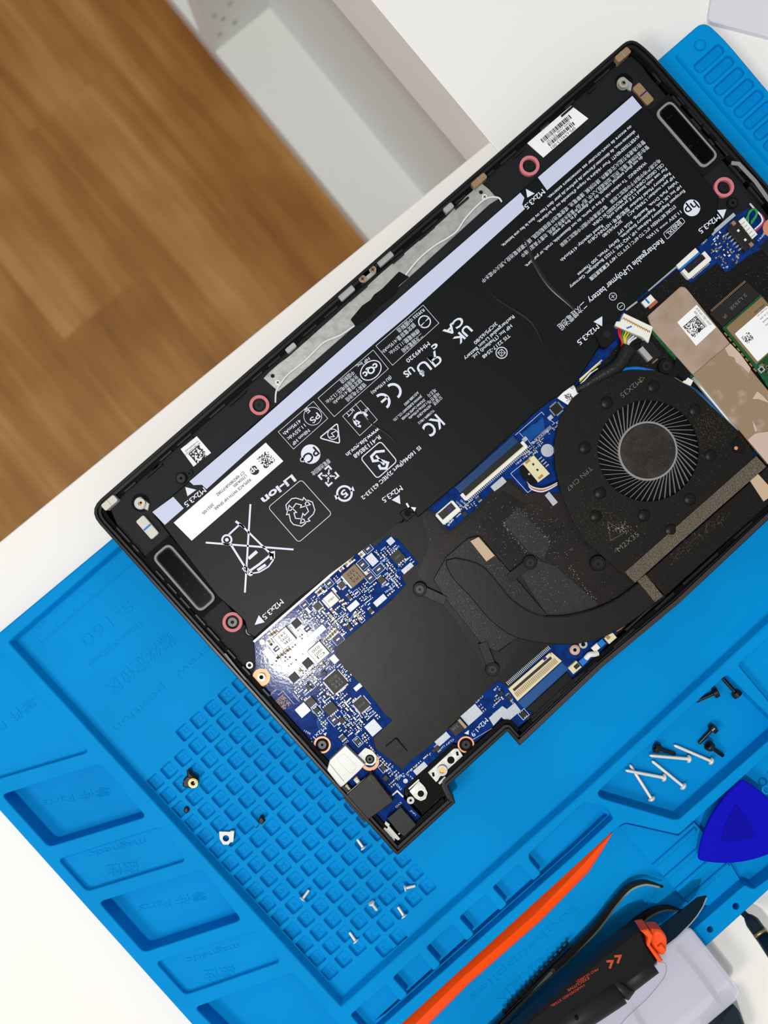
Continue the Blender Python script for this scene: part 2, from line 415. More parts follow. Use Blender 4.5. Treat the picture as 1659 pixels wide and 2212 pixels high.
work = hole([(18, 1387), (253, 1184), (1436, 150), (1659, 400), (2123, 921), (1662, 1343), (1243, 1727), (823, 2098), (737, 2175)], WRK, 1.0, 1.3, ck, bev=0.5)
comb = [(800, 2240), (830, 2212), (1240, 1848), (1326, 1768), (1312, 1746), (1292, 1738), (1262, 1733), (1142, 1846), (1144, 1858), (1169, 1887)]
for k in range(5):
    ox, oy = -71.8*k, 65.0*k
    comb += [(1152+ox, 1903+oy), (1122+ox, 1866+oy), (1064+ox, 1917+oy), (1096+ox, 1953+oy)]
comb[-2:] = [(757, 2193), (790, 2231)]
trough = hole([(834, 2205), (1239, 1846.5), (1321, 1770), (1305, 1762), (1176, 1889), (1102, 1955), (888, 2149), (808, 2222)], 1.0, 0.5, 0.15, bev=0.1)
slots = hole(comb, 5.2, 1.2, 0.08, [trough], f=0.12)
screw_bay = hole([(1571, 1456), (1290, 1712), (1297, 1724), (1464, 1773), (1690, 1574)], 2.2, 2.2, 0.5)
ribs_zone = []
tool = hole([(760, 2312), (868, 2212), (1240, 1873), (1335, 1786), (1352, 1777), (1466, 1803), (1659, 1630), (1760, 1540), (1890, 1690), (1659, 1900), (1629, 1922), (1609, 1912), (1497, 2009), (1200, 2275), (960, 2490)], 2.6, 1.4, 0.4)
bay_r = hole([(1594, 1436), (1760, 1290), (1850, 1395), (1692, 1553)], 6.5, 1.6, 0.6)
bayA = hole([(-5, 1402), (192, 1625), (-45, 1695), (-150, 1575), (-110, 1520)], 8.3, 2.2, 0.3)
bayB = hole([(3, 1717), (217, 1650), (316, 1765), (105, 1830)], 2.0, 2.4, 0.5)
bayC = hole([(125, 1857), (347, 1786), (402, 1860), (187, 1926)], 8.6, 2.4, 0.3)
bayD = hole([(213, 1949), (437, 1879), (522, 1988), (310, 2058)], 2.0, 2.4, 0.5)
bayE = hole([(336, 2079), (554, 2011), (607, 2078), (400, 2150)], 8.6, 2.4, 0.3)
bayF = hole([(420, 2177), (633, 2101), (765, 2250), (566, 2318)], 2.0, 2.4, 0.5)
holes = [hole(circle(1590, 1958, 7.5, 20), 3, 0, 0.1, bev=0.15), hole(circle(1534, 2008, 7, 20), 3, 0, 0.1, bev=0.15)]
pockets = []
for k in range(12):
    pockets.append(hole(quad(1532.5+21.4*k, 126+24.4*k, 78, 24, 42), 8.4, 2.2, 0.3, bev=0.3))
groove = hole([(1459, 124), (1465, 117), (2330, 1117), (2322, 1124)], 9.6, 0.3, 0.5)
outer = rounded(ccw(P([(-200, 1531), (0, 1365), (240, 1165), (1430, 122), (1522, 42), (1570, 88), (1659, 194), (2496, 1169), (829, 2676)])), 5, 6)
level(offset(outer, -0.8), RIM, [work, slots, screw_bay, tool, bay_r, bayA, bayB, bayC, bayD, bayE, bayF]+holes+pockets+[groove])
mg.wall(outer, RIM-0.8, offset(outer, -0.8), RIM, 'silicone'); mg.wall(outer, 0.05, outer, RIM-0.8, 'silicone'); mg.cap(outer, 0.05, 'silicone', up=False)
matt = thing('repair_mat', 700, 1500, 0, 'bright blue silicone repair mat with numbered screw cells lying under the laptop', 'mat')
mg.build('mat_body', matt)
# ribs, steps and knob
g = G()
g.prism([(1337, 1786), (1352, 1779), (1466, 1805), (1500, 1776), (1580, 1868), (1607, 1914), (1560, 1955), (1490, 1957)], 2.6, 5.2, 'silicone', ch=0.25)
for (x1, y1, x2, y2) in ((1413, 1872, 1504, 1792), (1438, 1899, 1530, 1818), (1462, 1925, 1556, 1842), (1484, 1948, 1575, 1868)):
    g.prism(quad((x1+x2)/2, (y1+y2)/2, math.dist((x1, y1), (x2, y2)), 9, 41.3), 5.2, 6.6, 'silicone', ch=0.5)
g.build('ribbed_step', matt)
g = G(); g.lathe([(2.5*math.cos(a), 1.6*math.sin(a)) for a in [0, .3, .6, .9, 1.2, 1.5]], 'silicone', 24, c=(*at(1512, 98, RIM), RIM)); g.build('knob', matt, smooth=True)
g = G()
E = lambda t, x1, y1, x2, y2, h, z=WRK, e=0.19, b=-0.01: g.text(t, x1, y1, x2, y2, h, z, 'silicone', b, e)
E('S-160', 283, 1306, 178, 1391, 25); E('450mmX300mm', 309, 1344, 192, 1437, 13, e=0.12)
E('螺丝定位区', 372, 1374, 232, 1494, 26, e=0.16); E('Screw', 470, 1386, 381, 1462, 16); E('position', 356, 1485, 248, 1578, 15)
for n, (x, y) in zip('35 34 33 32 31'.split(), ((86, 1350), (125, 1315), (165, 1279), (208, 1241), (246, 1208))): E(n, x+9, y-8, x-9, y+8, 11, e=0.12)
for k in range(66):
    x, y = 92+3.72*k, 1392-3.27*k; l = 15 if k % 10 == 0 else (11 if k % 5 == 0 else 7)
    g.stroke([(x, y), (x-0.66*l, y-0.75*l)], 1.0, WRK, 'silicone', h=0.12)
for i, j in cells:
    n = 10+8*i-j if i >= 0 else {3: 2, 4: 1}[j]
    x, y = cellpos(i, j); w = 8 if n > 9 else 4
    if n > 99: w = 10
    E(str(n), x+w*.75, y-w*.66, x-w*.75, y+w*.66, 11, WRK-1.8, 0.2)
E('零件 Parts', 238, 1706, 92, 1738, 16, 2.0); E('零件 Parts', 446, 1932, 300, 1965, 16, 2.0); E('零件 P', 74, 1512, -2, 1574, 19, 8.3)
E('magnetic', 314, 1818, 192, 1848, 13, 8.6); E('磁性', 299, 1870, 232, 1880, 19, 8.6)
E('magnetic', 516, 2044, 404, 2076, 13, 8.6); E('磁性', 509, 2095, 440, 2108, 19, 8.6)
E('tool-supplies', 1245, 1961, 1018, 2159, 16, 2.6, 0.2); E('工具放置区', 1225, 2035, 1075, 2168, 26, 2.6, 0.2); E('耗材', 1400, 1945, 1352, 1985, 20, 2.6, 0.2)
g.stroke([(1392, 1938), (1402, 1950), (1418, 1920), (1415, 1945), (1420, 1948), (1396, 1926), (1392, 1938)], 1.2, 2.6, 'silicone', h=0.15)
E('100', 1675, 1690, 1630, 1728, 20, RIM, 0.15)
E('螺丝', 1560, 1560, 1515, 1590, 18, 2.2)
for k in range(8): E('A-%d' % (42-k), 1545+21.4*k, 114+24.4*k, 1513+21.4*k, 143+24.4*k, 12, 8.4)
g.build('embossed_lettering', matt)
# ================================================================ the open laptop
Z0 = RIM+0.06
lap = thing('laptop', 940, 900, Z0, 'black laptop with its bottom cover off, battery, fan and blue circuit board exposed', 'laptop')
OUT = [(188, 1103), (1364, 78), (1406, 112), (2036, 826), (1659, 1124), (1468, 1303), (1300, 1443), (1123, 1611), (1096, 1580), (967, 1698), (984, 1734), (858, 1849)]
LZ = 22.0
wp = ccw([at(x, y, LZ) for x, y in OUT])
n_o = len(wp)
def corner_round(p, idx_r):
    out = []
    for i, b in enumerate(p):
        r = idx_r.get(i, 0.4); a, c = p[i-1], p[(i+1) % len(p)]
        A = (b[0]+(a[0]-b[0])*r/math.dist(a, b), b[1]+(a[1]-b[1])*r/math.dist(a, b)); C = (b[0]+(c[0]-b[0])*r/math.dist(b, c), b[1]+(c[1]-b[1])*r/math.dist(b, c))
        for k in range(6):
            t = k/5; out.append(((1-t)**2*A[0]+2*t*(1-t)*b[0]+t*t*C[0], (1-t)**2*A[1]+2*t*(1-t)*b[1]+t*t*C[1]))
    return out
big = {}
for i, q in enumerate(wp):
    for bx, r in (((188, 1103), 8), ((1364, 78), 5), ((1406, 112), 5), ((2036, 826), 8), ((858, 1849), 1.6)):
        if math.dist(q, at(*bx, LZ)) < 0.01: big[i] = r
wr = corner_round(wp, big)
g = G()
g.solid(offset(wr, -1.0), Z0, Z0+2, 'chassis')
g.solid(wr, Z0+1.0, LZ, 'chassis', ch=0.35, holes=[offset(wr, -1.3)], mt='chassis_edge')
lo = offset(wr, -1.3); g.solid(lo, Z0+1.5, LZ-1.6, 'ledge', holes=[offset(wr, -2.5)])
lo2 = offset(wr, -2.5); g.solid(lo2, Z0+1.5, LZ-3.4, 'void', holes=[offset(wr, -4.2)])
g.build('chassis', lap)
g = G(); g.stroke([(1121, 1604), (1298, 1437), (1466, 1297), (1655, 1118), (1900, 915)], 9, LZ+.02, 'rear_rim', h=.12); g.build('rear_rim', lap)
# clip ribs in the trough between rim and inner frame
g = G(); rr = random.Random(3)
def along(x1, y1, x2, y2, off, n, w, h, m='ledge', zt=LZ-2.2):
    a = math.degrees(math.atan2(-(y2-y1), x2-x1)); L = math.dist((x1, y1), (x2, y2)); nx, ny = -(y2-y1)/L, (x2-x1)/L
    for k in range(n):
        t = (k+0.5+rr.uniform(-.3, .3))/n; ww = w*rr.uniform(.5, 1.5)
        g = G(); g.box(x1+(x2-x1)*t+nx*off, y1+(y2-y1)*t+ny*off, ww, h, Z0+2, zt-rr.uniform(0, .8), m, a, ch=0.1); g.build('clip', lap)
along(250, 1060, 1320, 128, 14, 17, 30, 4.5); along(250, 1060, 1320, 128, 22, 12, 34, 4, 'inner_plastic')
along(225, 1165, 690, 1682, -28, 12, 30, 4.5); along(225, 1165, 560, 1535, -37, 10, 36, 4.5)
along(1425, 140, 1660, 418, 13, 7, 32, 5); along(1425, 140, 1660, 418, 22, 6, 34, 5)
along(1140, 1585, 1655, 1120, -14, 8, 46, 6, 'inner_plastic'); along(1140, 1585, 1655, 1120, -24, 5, 60, 5, 'ledge', LZ-4)
g = G()
fr = [(235, 1092), (318, 1018), (338, 1010), (352, 985), (420, 925), (470, 890), (560, 800), (600, 770), (780, 600), (820, 575), (900, 490), (1000, 405), (1110, 310), (1180, 255), (1210, 235), (1300, 160), (1338, 132), (1372, 118), (1400, 160), (1560, 345), (1640, 440), (1700, 520), (1720, 620), (1610, 500), (1545, 470), (1500, 420), (1385, 250), (1368, 208), (334, 1112), (420, 1225), (548, 1372), (552, 1440), (540, 1470), (522, 1462), (478, 1405), (440, 1365), (330, 1250), (265, 1165)]
g.prism(fr, Z0+2, Z0+6.5, 'inner_plastic', ch=0.25)
g.build('inner_frame', lap)
# bright edge trims on the left side
g = G()
g.stroke([(440, 1362), (447, 1372), (462, 1380), (487, 1402), (492, 1418)], 7, 18, 'steel', h=0.3); g.build('edge_trim', lap); g = G(); g.stroke([(486, 1412), (508, 1440), (531, 1468)], 3.5, 20.7, 'mesh_grey', h=0.2); g.build('edge_trim', lap); g = G()
g.ring(539, 1437, 7.5, 4, 17.5, 18.3, 'tin'); g.build('boss_ring', lap); g = G()
g.stroke([(1580, 352), (1596, 354), (1632, 392), (1659, 430), (1690, 465)], 8, 20.7, 'mesh_grey', h=0.2)
g.build('side_trim', lap)

# ---------------------------------------------------------------- circuit board
PZ = 17.2
pcbp = [(545, 1385), (796, 1172), (905, 1085), (1150, 870), (1244, 815), (1345, 670), (1545, 500), (1585, 452), (1620, 445), (1700, 520), (1800, 640), (1850, 760), (1700, 900), (1500, 1160), (1330, 1370), (1252, 1462), (1146, 1549), (1110, 1579), (1083, 1554), (1020, 1610), (979, 1604), (898, 1677), (873, 1703), (872, 1725), (916, 1772), (900, 1788), (816, 1772), (700, 1640), (641, 1572), (606, 1549), (536, 1466)]
g = G(); g.prism(pcbp, PZ-0.9, PZ, 'pcb_edge', mt='pcb')
# printed copper traces: fine blue lines on the board
pcb = g.build('motherboard', lap)
T = math.radians(LA); U = (math.cos(T), -math.sin(T)); Vv = (math.sin(T), math.cos(T))
def uv(x, y, a, b): return (x+U[0]*a+Vv[0]*b, y+U[1]*a+Vv[1]*b)

# black insulating sheets
g = G()
g.prism([(797, 1171), (826, 1146), (905, 1096), (937, 1104), (971, 1147), (1017, 1108), (1040, 1085), (1067, 1054), (1098, 1033), (1108, 1037), (1136, 1066), (1165, 1062), (1215, 1066), (1290, 1150), (1390, 1240), (1440, 1290), (1400, 1320), (1300, 1372), (1240, 1380), (1190, 1395), (1100, 1484), (1075, 1470), (940, 1602), (880, 1650), (869, 1663), (831, 1632), (812, 1618), (806, 1594), (847, 1556), (829, 1540), (788, 1487), (733, 1431), (722, 1401), (847, 1295), (877, 1262), (867, 1243), (904, 1216), (859, 1163), (838, 1158), (808, 1182)], PZ-0.1, PZ+0.25, 'mylar_clean', ch=0.08)
g.build('insulating_sheet', pcb)
g = G()
g.prism([(908, 1100), (935, 1110), (965, 1155), (1030, 1110), (1067, 1062), (1098, 1040), (1130, 1066), (1165, 1064), (1205, 1064), (1240, 1070), (1320, 1150), (1420, 1262), (1350, 1320), (1200, 1345), (1140, 1380), (1085, 1450), (1060, 1466), (985, 1340), (900, 1240), (925, 1180)], PZ+0.2, PZ+0.35, 'mylar', ch=0.05)
g.prism([(1348, 676), (1462, 582), (1492, 612), (1548, 568), (1568, 590), (1625, 548), (1720, 500), (1850, 700), (1659, 900), (1600, 1040), (1500, 880), (1440, 815), (1345, 792), (1300, 812), (1275, 815), (1335, 745)], PZ-0.1, PZ+0.25, 'mylar', ch=0.08)
g.build('dusty_sheet', pcb)
g = G()
g.prism([(1124, 1240), (1160, 1210), (1200, 1222), (1294, 1305), (1260, 1330), (1180, 1330)], PZ+0.3, PZ+0.6, 'film_grey', ch=0.1); g.build('film_patch', pcb); g = G()
g.prism([(1087, 1130), (1118, 1095), (1150, 1130), (1190, 1170), (1175, 1210), (1145, 1195)], PZ+0.3, PZ+0.5, 'film_grey', ch=0.1); g.build('film_patch', pcb); g = G()
g.prism([(1085, 1060), (1140, 1090), (1120, 1110), (1085, 1130), (1050, 1110)], PZ+0.3, PZ+0.45, 'mylar_clean'); g.build('film_patch', pcb); g = G()
g.prism([(1035, 1120), (1075, 1120), (1140, 1200), (1110, 1235), (1070, 1190)], PZ+0.3, PZ+0.5, 'mylar_clean'); g.build('film_patch', pcb); g = G()
for q in ([(1087, 1128), (1108, 1160), (1140, 1195)], [(1118, 1095), (1165, 1140), (1190, 1172)], [(1230, 1222), (1262, 1270), (1290, 1300)]):
    for k in range(34):
        t = rr.random()*(len(q)-1); i = int(t); f = t-i; x = q[i][0]*(1-f)+q[i+1][0]*f+rr.gauss(0, 2.2); y = q[i][1]*(1-f)+q[i+1][1]*f+rr.gauss(0, 2.2)
        g.box(x, y, rr.uniform(.8, 2.4), rr.uniform(.5, 1.2), PZ+0.3, PZ+0.6, rr.choice(['felt', 'mesh_grey', 'beige']), rr.uniform(0, 180))
g.build('film_crumbs', pcb, kind='stuff')
g = G(); g.prism([(1177, 1070), (1186, 1062), (1205, 1085), (1195, 1093)], PZ, PZ+.7, 'pad'); g.build('shield_pad', pcb)
# crease of the sheet over a screw
g = G(); g.tube([(833, 1612, PZ+.3), (846, 1603, PZ+.7), (856, 1596, PZ+.8), (866, 1607, PZ+.5), (880, 1622, PZ+.3)], 0.3, 'mylar_clean'); g.build('sheet_crease', pcb, smooth=True)

# ----- chips, coils, pads
occupied = []
def chip(x, y, w, h, t=None, z=0.9, m='chip', pins=0, name='chip', ch=0.08, body=None):
    g = G(); g.box(x, y, w, h, PZ, PZ+z, m, ch=ch); occupied.append((x, y, w/2+2.5, h/2+2.5))
    if pins:
        for k in range(pins):
            d = (k+.5)/pins-.5
            for s in (-1, 1):
                cx, cy = uv(x, y, d*w*.92, s*(h/2+1.6)); g.box(cx, cy, w/pins*.5, 3.4, PZ, PZ+.25, 'solder')
                if pins > 5:
                    cx, cy = uv(x, y, s*(w/2+1.6), d*h*.92); g.box(cx, cy, 3.4, h/pins*.5, PZ, PZ+.25, 'solder')
    if t:
        rows = t.split('|')
        for k, r_ in enumerate(rows):
            o = (k-(len(rows)-1)/2)*h*.24
            a = uv(x, y, w*.3, o*-1 if False else -o); b = uv(x, y, -w*.3, -o)
            g.text(r_, *a, *b, h*.16, PZ+z+.02, 'chip_print')
    return g.build(name, pcb)
chip(725, 1473, 38, 38, 'ITE|IT5|BX CXS', pins=22); chip(781, 1522, 27, 27, 'RTS', pins=14); chip(859, 1203, 25, 25, 'WINBOND', pins=4)
chip(714, 1531, 26, 22, None, pins=5); chip(671, 1517, 19, 17, pins=5, m='chip_dark'); chip(738, 1264, 13, 13, pins=6, m='chip_dark')
chip(686, 1310, 15, 15, pins=7, m='chip_dark'); chip(640, 1347, 17, 17, pins=8); chip(664, 1433, 18, 18, m='chip'); chip(635, 1464, 18, 18, pins=7)
chip(824, 1253, 14, 14, pins=4, m='chip_dark'); chip(754, 1354, 9, 11, pins=3); chip(801, 1319, 9, 9, pins=3); chip(773, 1602, 9, 9, pins=3, m='chip_dark')
chip(833, 1681, 11, 11, m='chip_dark'); chip(740, 1594, 14, 8, pins=5, m='chip_dark'); chip(738, 1556, 10, 14, pins=2); chip(828, 1659, 9, 12, pins=2, m='chip_dark')
chip(685, 1534, 9, 11, pins=2); chip(666, 1484, 8, 14, pins=2, m='chip_dark'); chip(700, 1454, 9, 9, m='chip_dark'); chip(945, 1617, 10, 10, pins=3); chip(937, 1621, 8, 8, m='chip_dark')
chip(754, 1290, 8, 10, pins=2, m='chip_dark'); chip(1131, 1543, 11, 12, pins=2, m='chip_dark'); chip(1083, 1498, 9, 9, m='chip_dark'); chip(1100, 1507, 8, 12, m='chip_dark', pins=3)
chip(1202, 883, 20, 20, pins=8, m='chip_dark'); chip(1034, 1078, 10, 7, pins=3, m='chip_dark'); chip(1004, 1110, 10, 10, m='chip')
def coil(x, y, s, top, side, lines, hgt=2.2):
    g = G(); g.box(x, y, s+7, s-4, PZ, PZ+.7, 'tin'); g.prism(quad(x, y, s, s), PZ+.3, PZ+hgt, side, ch=.25, r=.4, mt=top)
    occupied.append((x, y, s/2+5, s/2+4))
    for k, t in enumerate(lines):
        o = ((len(lines)-1)/2-k)*s*.24
        a = uv(x, y, s*.27, o); b = uv(x, y, -s*.27, o); g.text(t, *a, *b, s*.17, PZ+hgt+.02, 'print_black')
    return g.build('coil', pcb)
coil(764, 1244, 38, 'brown_core', 'brown_core', ['1R5', '114', '222']); coil(715, 1295, 27, 'cap_grey', 'cap_grey', ['1R0'])
coil(615, 1379, 37, 'tin', 'brown_core', ['2R', '2045', '242']); coil(688, 1409, 36, 'tin', 'brown_core', ['CJ', '0001', '020'])
g = G(); g.box(989, 1572, 34, 24, PZ, PZ+1.8, 'chip', ch=.2); g.box(*uv(989, 1572, 13, 0), 7, 24, PZ, PZ+1.82, 'brass_pad', ch=.1); g.text('330', *uv(989, 1572, 4, -4), *uv(989, 1572, -12, -4), 6, PZ+1.84, 'chip_print'); g.build('capacitor_block', pcb); occupied.append((989, 1572, 19, 14))
pads = [(803.5, 1209, 18, 25), (763, 1309, 27, 13), (821, 1297, 30, 13), (880, 1227.5, 28, 11), (844, 1169, 15, 14), (669, 1381, 84, 14), (722, 1424, 14, 18), (773, 1484.5, 18, 10), (654, 1534, 26, 24), (806, 1572, 28, 28), (908, 1660, 32, 13), (1019, 1544, 42, 27), (956, 1597, 34, 15), (581, 1413, 17, 28), (1077, 1046, 34, 15), (1189, 902, 11, 9), (1134, 949, 11, 9)]
for x, y, w, h in pads:
    g = G(); g.box(x, y, w, h, PZ, PZ+.35, 'pad', ch=.06)
    for k in range(int(w*h/70)):
        a = uv(x, y, rr.uniform(-.4, .4)*w, rr.uniform(-.4, .4)*h); g.cyl(*a, 0.7, PZ+.2, PZ+.36, 'cap_grey', 6)
    g.build('shield_pad', pcb); occupied.append((x, y, w/2+2, h/2+2))
g = G(); g.prism([(1056, 1551), (1085, 1525), (1095, 1532), (1112, 1518), (1125, 1535), (1096, 1560), (1083, 1549), (1066, 1568)], PZ, PZ+.35, 'pad'); g.build('shield_pad', pcb); occupied += [(1090, 1540, 42, 22)]
g = G(); g.cyl(1182.5, 973, 14, PZ, PZ+.3, 'pad'); g.build('round_pad', pcb); occupied.append((1182, 973, 16, 16))
g = G(); g.box(674, 1277, 334, 5, PZ, PZ+1.4, 'tin'); g.build('edge_strip', pcb)
for x, y, ro, ri in ((564.5, 1463, 19, 9), (696, 1609, 18.5, 14.5), (1006.5, 1608.5, 18, 14.5), (1260, 1392, 7, 5)):
    g = G(); g.ring(x, y, ro, ri, PZ-.2, PZ+.15, 'copper'); occupied.append((x, y, ro+3, ro+3))
    if ri < 12: g.ring(x, y, 9, 4.5, PZ, PZ+1.1, 'tin'); g.cyl(x, y, 4.6, PZ, PZ+.5, 'void', 16)
    else: g.cyl(x, y, ri, PZ-.1, PZ+.1, 'void'); g.ring(x, y, ri*.62, ri*.2, PZ, PZ+.6, 'screw_black', 20)
    g.build('screw_ring', pcb)
for x, y, r in ((566.5, 1387, 6), (602, 1444, 6.5), (876, 1687, 5)):
    g = G(); g.ring(x, y, r, r*.55, PZ, PZ+.5, 'tin'); g.cyl(x, y, r*.56, PZ, PZ+.3, 'solder', 14); g.build('test_post', pcb); occupied.append((x, y, r+3, r+3))
# product code printed on the board
g = G(); g.matrixcode(quad(610, 1519, 27, 27), 16, PZ+.02, 'cap_tan', 5, .55)
for a, b in (((-17, -17), (-17, 17)), ((-17, 17), (17, 17)), ((17, 17), (17, -17)), ((17, -17), (-17, -17))): pass
g.stroke([uv(610, 1519, 18, 18), uv(610, 1519, 18, -19), uv(610, 1519, 4, -19)], .8, PZ+.02, 'silk')
g.stroke([uv(610, 1519, -10, 24), uv(610, 1519, -18, 24), uv(610, 1519, -18, 14)], .8, PZ+.02, 'silk')
tx = lambda t, x1, y1, x2, y2, h, z=PZ+.02, m='silk', b=0.0: g.text(t, x1, y1, x2, y2, h, z, m, b)
tx('AMPLCONAPLUAE', 597, 1489, 578, 1506, 3.5); tx('2LLJ 790802-', 620, 1486, 648, 1516, 3.5)
tx('M2x1.9', 703, 1571, 668, 1605, 9); tx('2031', 671, 1586, 657, 1578, 4); tx('DU1', 752, 1600, 742, 1609, 4); tx('UQ3', 742, 1548, 750, 1556, 3.5)
tx('M2x1.9', 1052, 1554, 1020, 1589, 10); g.flat([(1003, 1584), (1013, 1577), (1012, 1587)], PZ+.02, 'silk'); g.flat([(698, 1585), (706, 1582), (703, 1590)], PZ+.02, 'silk')
tx('CLIP7 UA2', 980, 1597, 948, 1620, 4); tx('QU300', 995, 1080, 1009, 1092, 4); tx('UU300', 986, 1083, 999, 1096, 4); tx('JFAN1 JKB1', 1147, 977, 1115, 1003, 4)
tx('JKBL1', 979, 1120, 961, 1132, 4); tx('JHP1', 887, 1750, 898, 1761, 4); tx('DA2', 857, 1694, 867, 1706, 4.5); tx('CVO', 867, 1733, 855, 1744, 4); tx('LAIO', 872, 1671, 858, 1685, 4); tx('LY9', 882, 1673, 892, 1683, 3.5)
tx('JTR1', 1229, 1420, 1222, 1437, 4); tx('OC5', 1212, 1402, 1205, 1416, 4); tx('PU2501', 752, 1325, 738, 1340, 4); tx('PU2601', 766, 1327, 749, 1345, 4); tx('PL301', 742, 1245, 725, 1258, 3.5)
tx('PJ302', 836, 1205, 822, 1215, 4); tx('UC7', 868, 1216, 860, 1224, 4); tx('JPLPH2', 835, 1236, 850, 1254, 4); tx('JPHU2', 836, 1262, 824, 1268, 4); tx('LPHB2', 846, 1270, 832, 1280, 4); tx('PJ301', 702, 1263, 682, 1276, 4); tx('J2501', 725, 1349, 713, 1359, 4); tx('UU4', 727, 1499, 719, 1507, 3.5); tx('LPH11', 862, 1180, 848, 1190, 4)
tx('UV27', 1074, 1536, 1064, 1545, 4); tx('CLIP3', 1043, 1503, 1028, 1518, 4); tx('EDP1', 1104, 1513, 1117, 1530, 4); tx('OV3', 1098, 1497, 1106, 1510, 3.5)
for x, y, w, h in ((795, 1185, 18, 16), (783, 1220, 20, 22), (800, 1248, 19, 19), (711, 1260, 16, 16), (658, 1307, 17, 15), (664, 1358, 19, 16), (730, 1381, 22, 20), (721, 1555, 18, 24), (818, 1230, 24, 16), (770, 1281, 12, 12), (781, 1338, 10, 12), (731, 1355, 9, 9), (608, 1349, 8, 8), (669, 1480, 16, 22), (686, 1535, 16, 20), (828, 1659, 15, 17), (773, 1602, 14, 20), (1131, 1543, 17, 18), (598, 1401, 22, 14)):
    g.stroke(quad(x, y, w, h), 1.0, PZ+.02, 'silk', closed=True); g.box(x, y, w*.72, h*.72, PZ-.05, PZ+.03, 'pcb_edge') if w > 15 and h > 13 else None
    g.box(x, y, 8 if w > 10 else 4, 3, PZ, PZ+.3, 'solder'); occupied.append((x, y, w/2, h/2))
g.stroke([(1021, 1598), (1068, 1570), (1066, 1576)], .8, PZ+.02, 'silk'); g.stroke([(1103, 1002), (1128, 982)], .9, PZ+.02, 'silk'); g.stroke([(1103, 1023), (1140, 1064), (1150, 1057)], .9, PZ+.02, 'silk'); g.stroke([(1103, 1023), (1129, 1002)], .9, PZ+.02, 'silk')
g.stroke([(1113, 940), (1170, 890), (1176, 897)], .9, PZ+.02, 'silk'); g.stroke([(1122, 935), (1133, 947)], .9, PZ+.02, 'silk'); g.stroke([(1141, 951), (1146, 958), (1152, 953)], .9, PZ+.02, 'silk'); g.stroke([(1183, 903), (1198, 914), (1193, 918)], .9, PZ+.02, 'silk')
g.stroke([(1370, 794), (1380, 806), (1391, 795)], .9, PZ+.02, 'silk')
g.build('silkscreen_printing', pcb)
# snaking blue traces by the keyboard connector
g = G()
for k in range(11):
    a = uv(1130, 940, 0, 2.2*k-3); b = uv(1163, 912, -k*1.2, 2.2*k-3); g.stroke([a, uv(*a, 28, 0), uv(*a, 40, 3), uv(*a, 58-k*1.5, 3)], .7, PZ+.02, 'ribbon_blue')
for k in range(7): g.stroke([(850+5*k, 1238-2*k), (858+5*k, 1229+k), (878+3*k, 1232+2*k)], .6, PZ+.02, 'ribbon_blue')
for k in range(8): g.stroke([uv(700, 1590, 3*k, -10), uv(700, 1590, 3*k+6, -30-k), uv(700, 1590, 3*k+16, -40)], .5, PZ+.02, 'ribbon_blue')
g.build('board_traces', pcb)

# ----- small components
def inside(p, x, y):
    c = False; j = len(p)-1
    for i in range(len(p)):
        if (p[i][1] > y) != (p[j][1] > y) and x < (p[j][0]-p[i][0])*(y-p[i][1])/(p[j][1]-p[i][1])+p[i][0]: c = not c
        j = i
    return c
def free(x, y, r):
    for ox, oy, a, b in occupied:
        dx, dy = x-ox, y-oy; u = dx*U[0]+dy*U[1]; v = dx*Vv[0]+dy*Vv[1]
        if abs(u) < a+r and abs(v) < b+r: return False
    return True
regions = [([(560, 1384), (796, 1184), (812, 1190), (858, 1168), (896, 1216), (860, 1240), (868, 1262), (840, 1292), (715, 1398), (740, 1440), (785, 1495), (820, 1545), (800, 1590), (770, 1622), (745, 1606), (725, 1590), (708, 1578), (640, 1500), (600, 1455), (575, 1425)], 1.0, True),
           ([(790, 1600), (830, 1640), (868, 1672), (940, 1610), (1010, 1548), (1075, 1478), (1092, 1492), (1120, 1530), (1085, 1515), (1040, 1540), (960, 1600), (905, 1650), (868, 1690), (850, 1740), (866, 1730), (835, 1692), (810, 1655)], 1.0, True),
           ([(1020, 1095), (1072, 1058), (1050, 1075), (1018, 1072), (1062, 1040), (985, 1100), (975, 1140), (960, 1135)], 1.0, False),
           ([(1140, 965), (1200, 915), (1212, 900), (1222, 905), (1180, 945), (1150, 990), (1130, 985)], 1.0, False)]
def smd(g, x, y, s, m, rot, oz=0.0):
    a = LA+rot; c = (math.cos(math.radians(a)), -math.sin(math.radians(a)))
    g.box(x, y, 5.0*s, 3.2*s, PZ, PZ+.55*s, m, a)
    for d in (-1, 1): g.box(x+c[0]*d*2.6*s, y+c[1]*d*2.6*s, 1.7*s, 3.4*s, PZ, PZ+.58*s, 'solder', a)
nodes = []
for poly, dens, big_ok in regions:
    xs = [p[0] for p in poly]; ys = [p[1] for p in poly]; cx, cy = sum(xs)/len(xs), sum(ys)/len(ys)
    for i in range(-60, 60):
        for j in range(-60, 60):
            x, y = uv(cx, cy, i*6.6, j*6.4)
            if not inside(poly, x, y): continue
            ph = math.sin(i*.45+1)+math.sin(j*.6+i*.2)+math.sin(j*.23-i*.31)
            if ph < -1.35: continue
            if rr.random() < .2: continue
            if free(x, y, 1.5): nodes.append((x+rr.uniform(-.5, .5), y+rr.uniform(-.5, .5), 90 if ph > 0.1 else 0, rr.random()))
rr.shuffle(nodes)
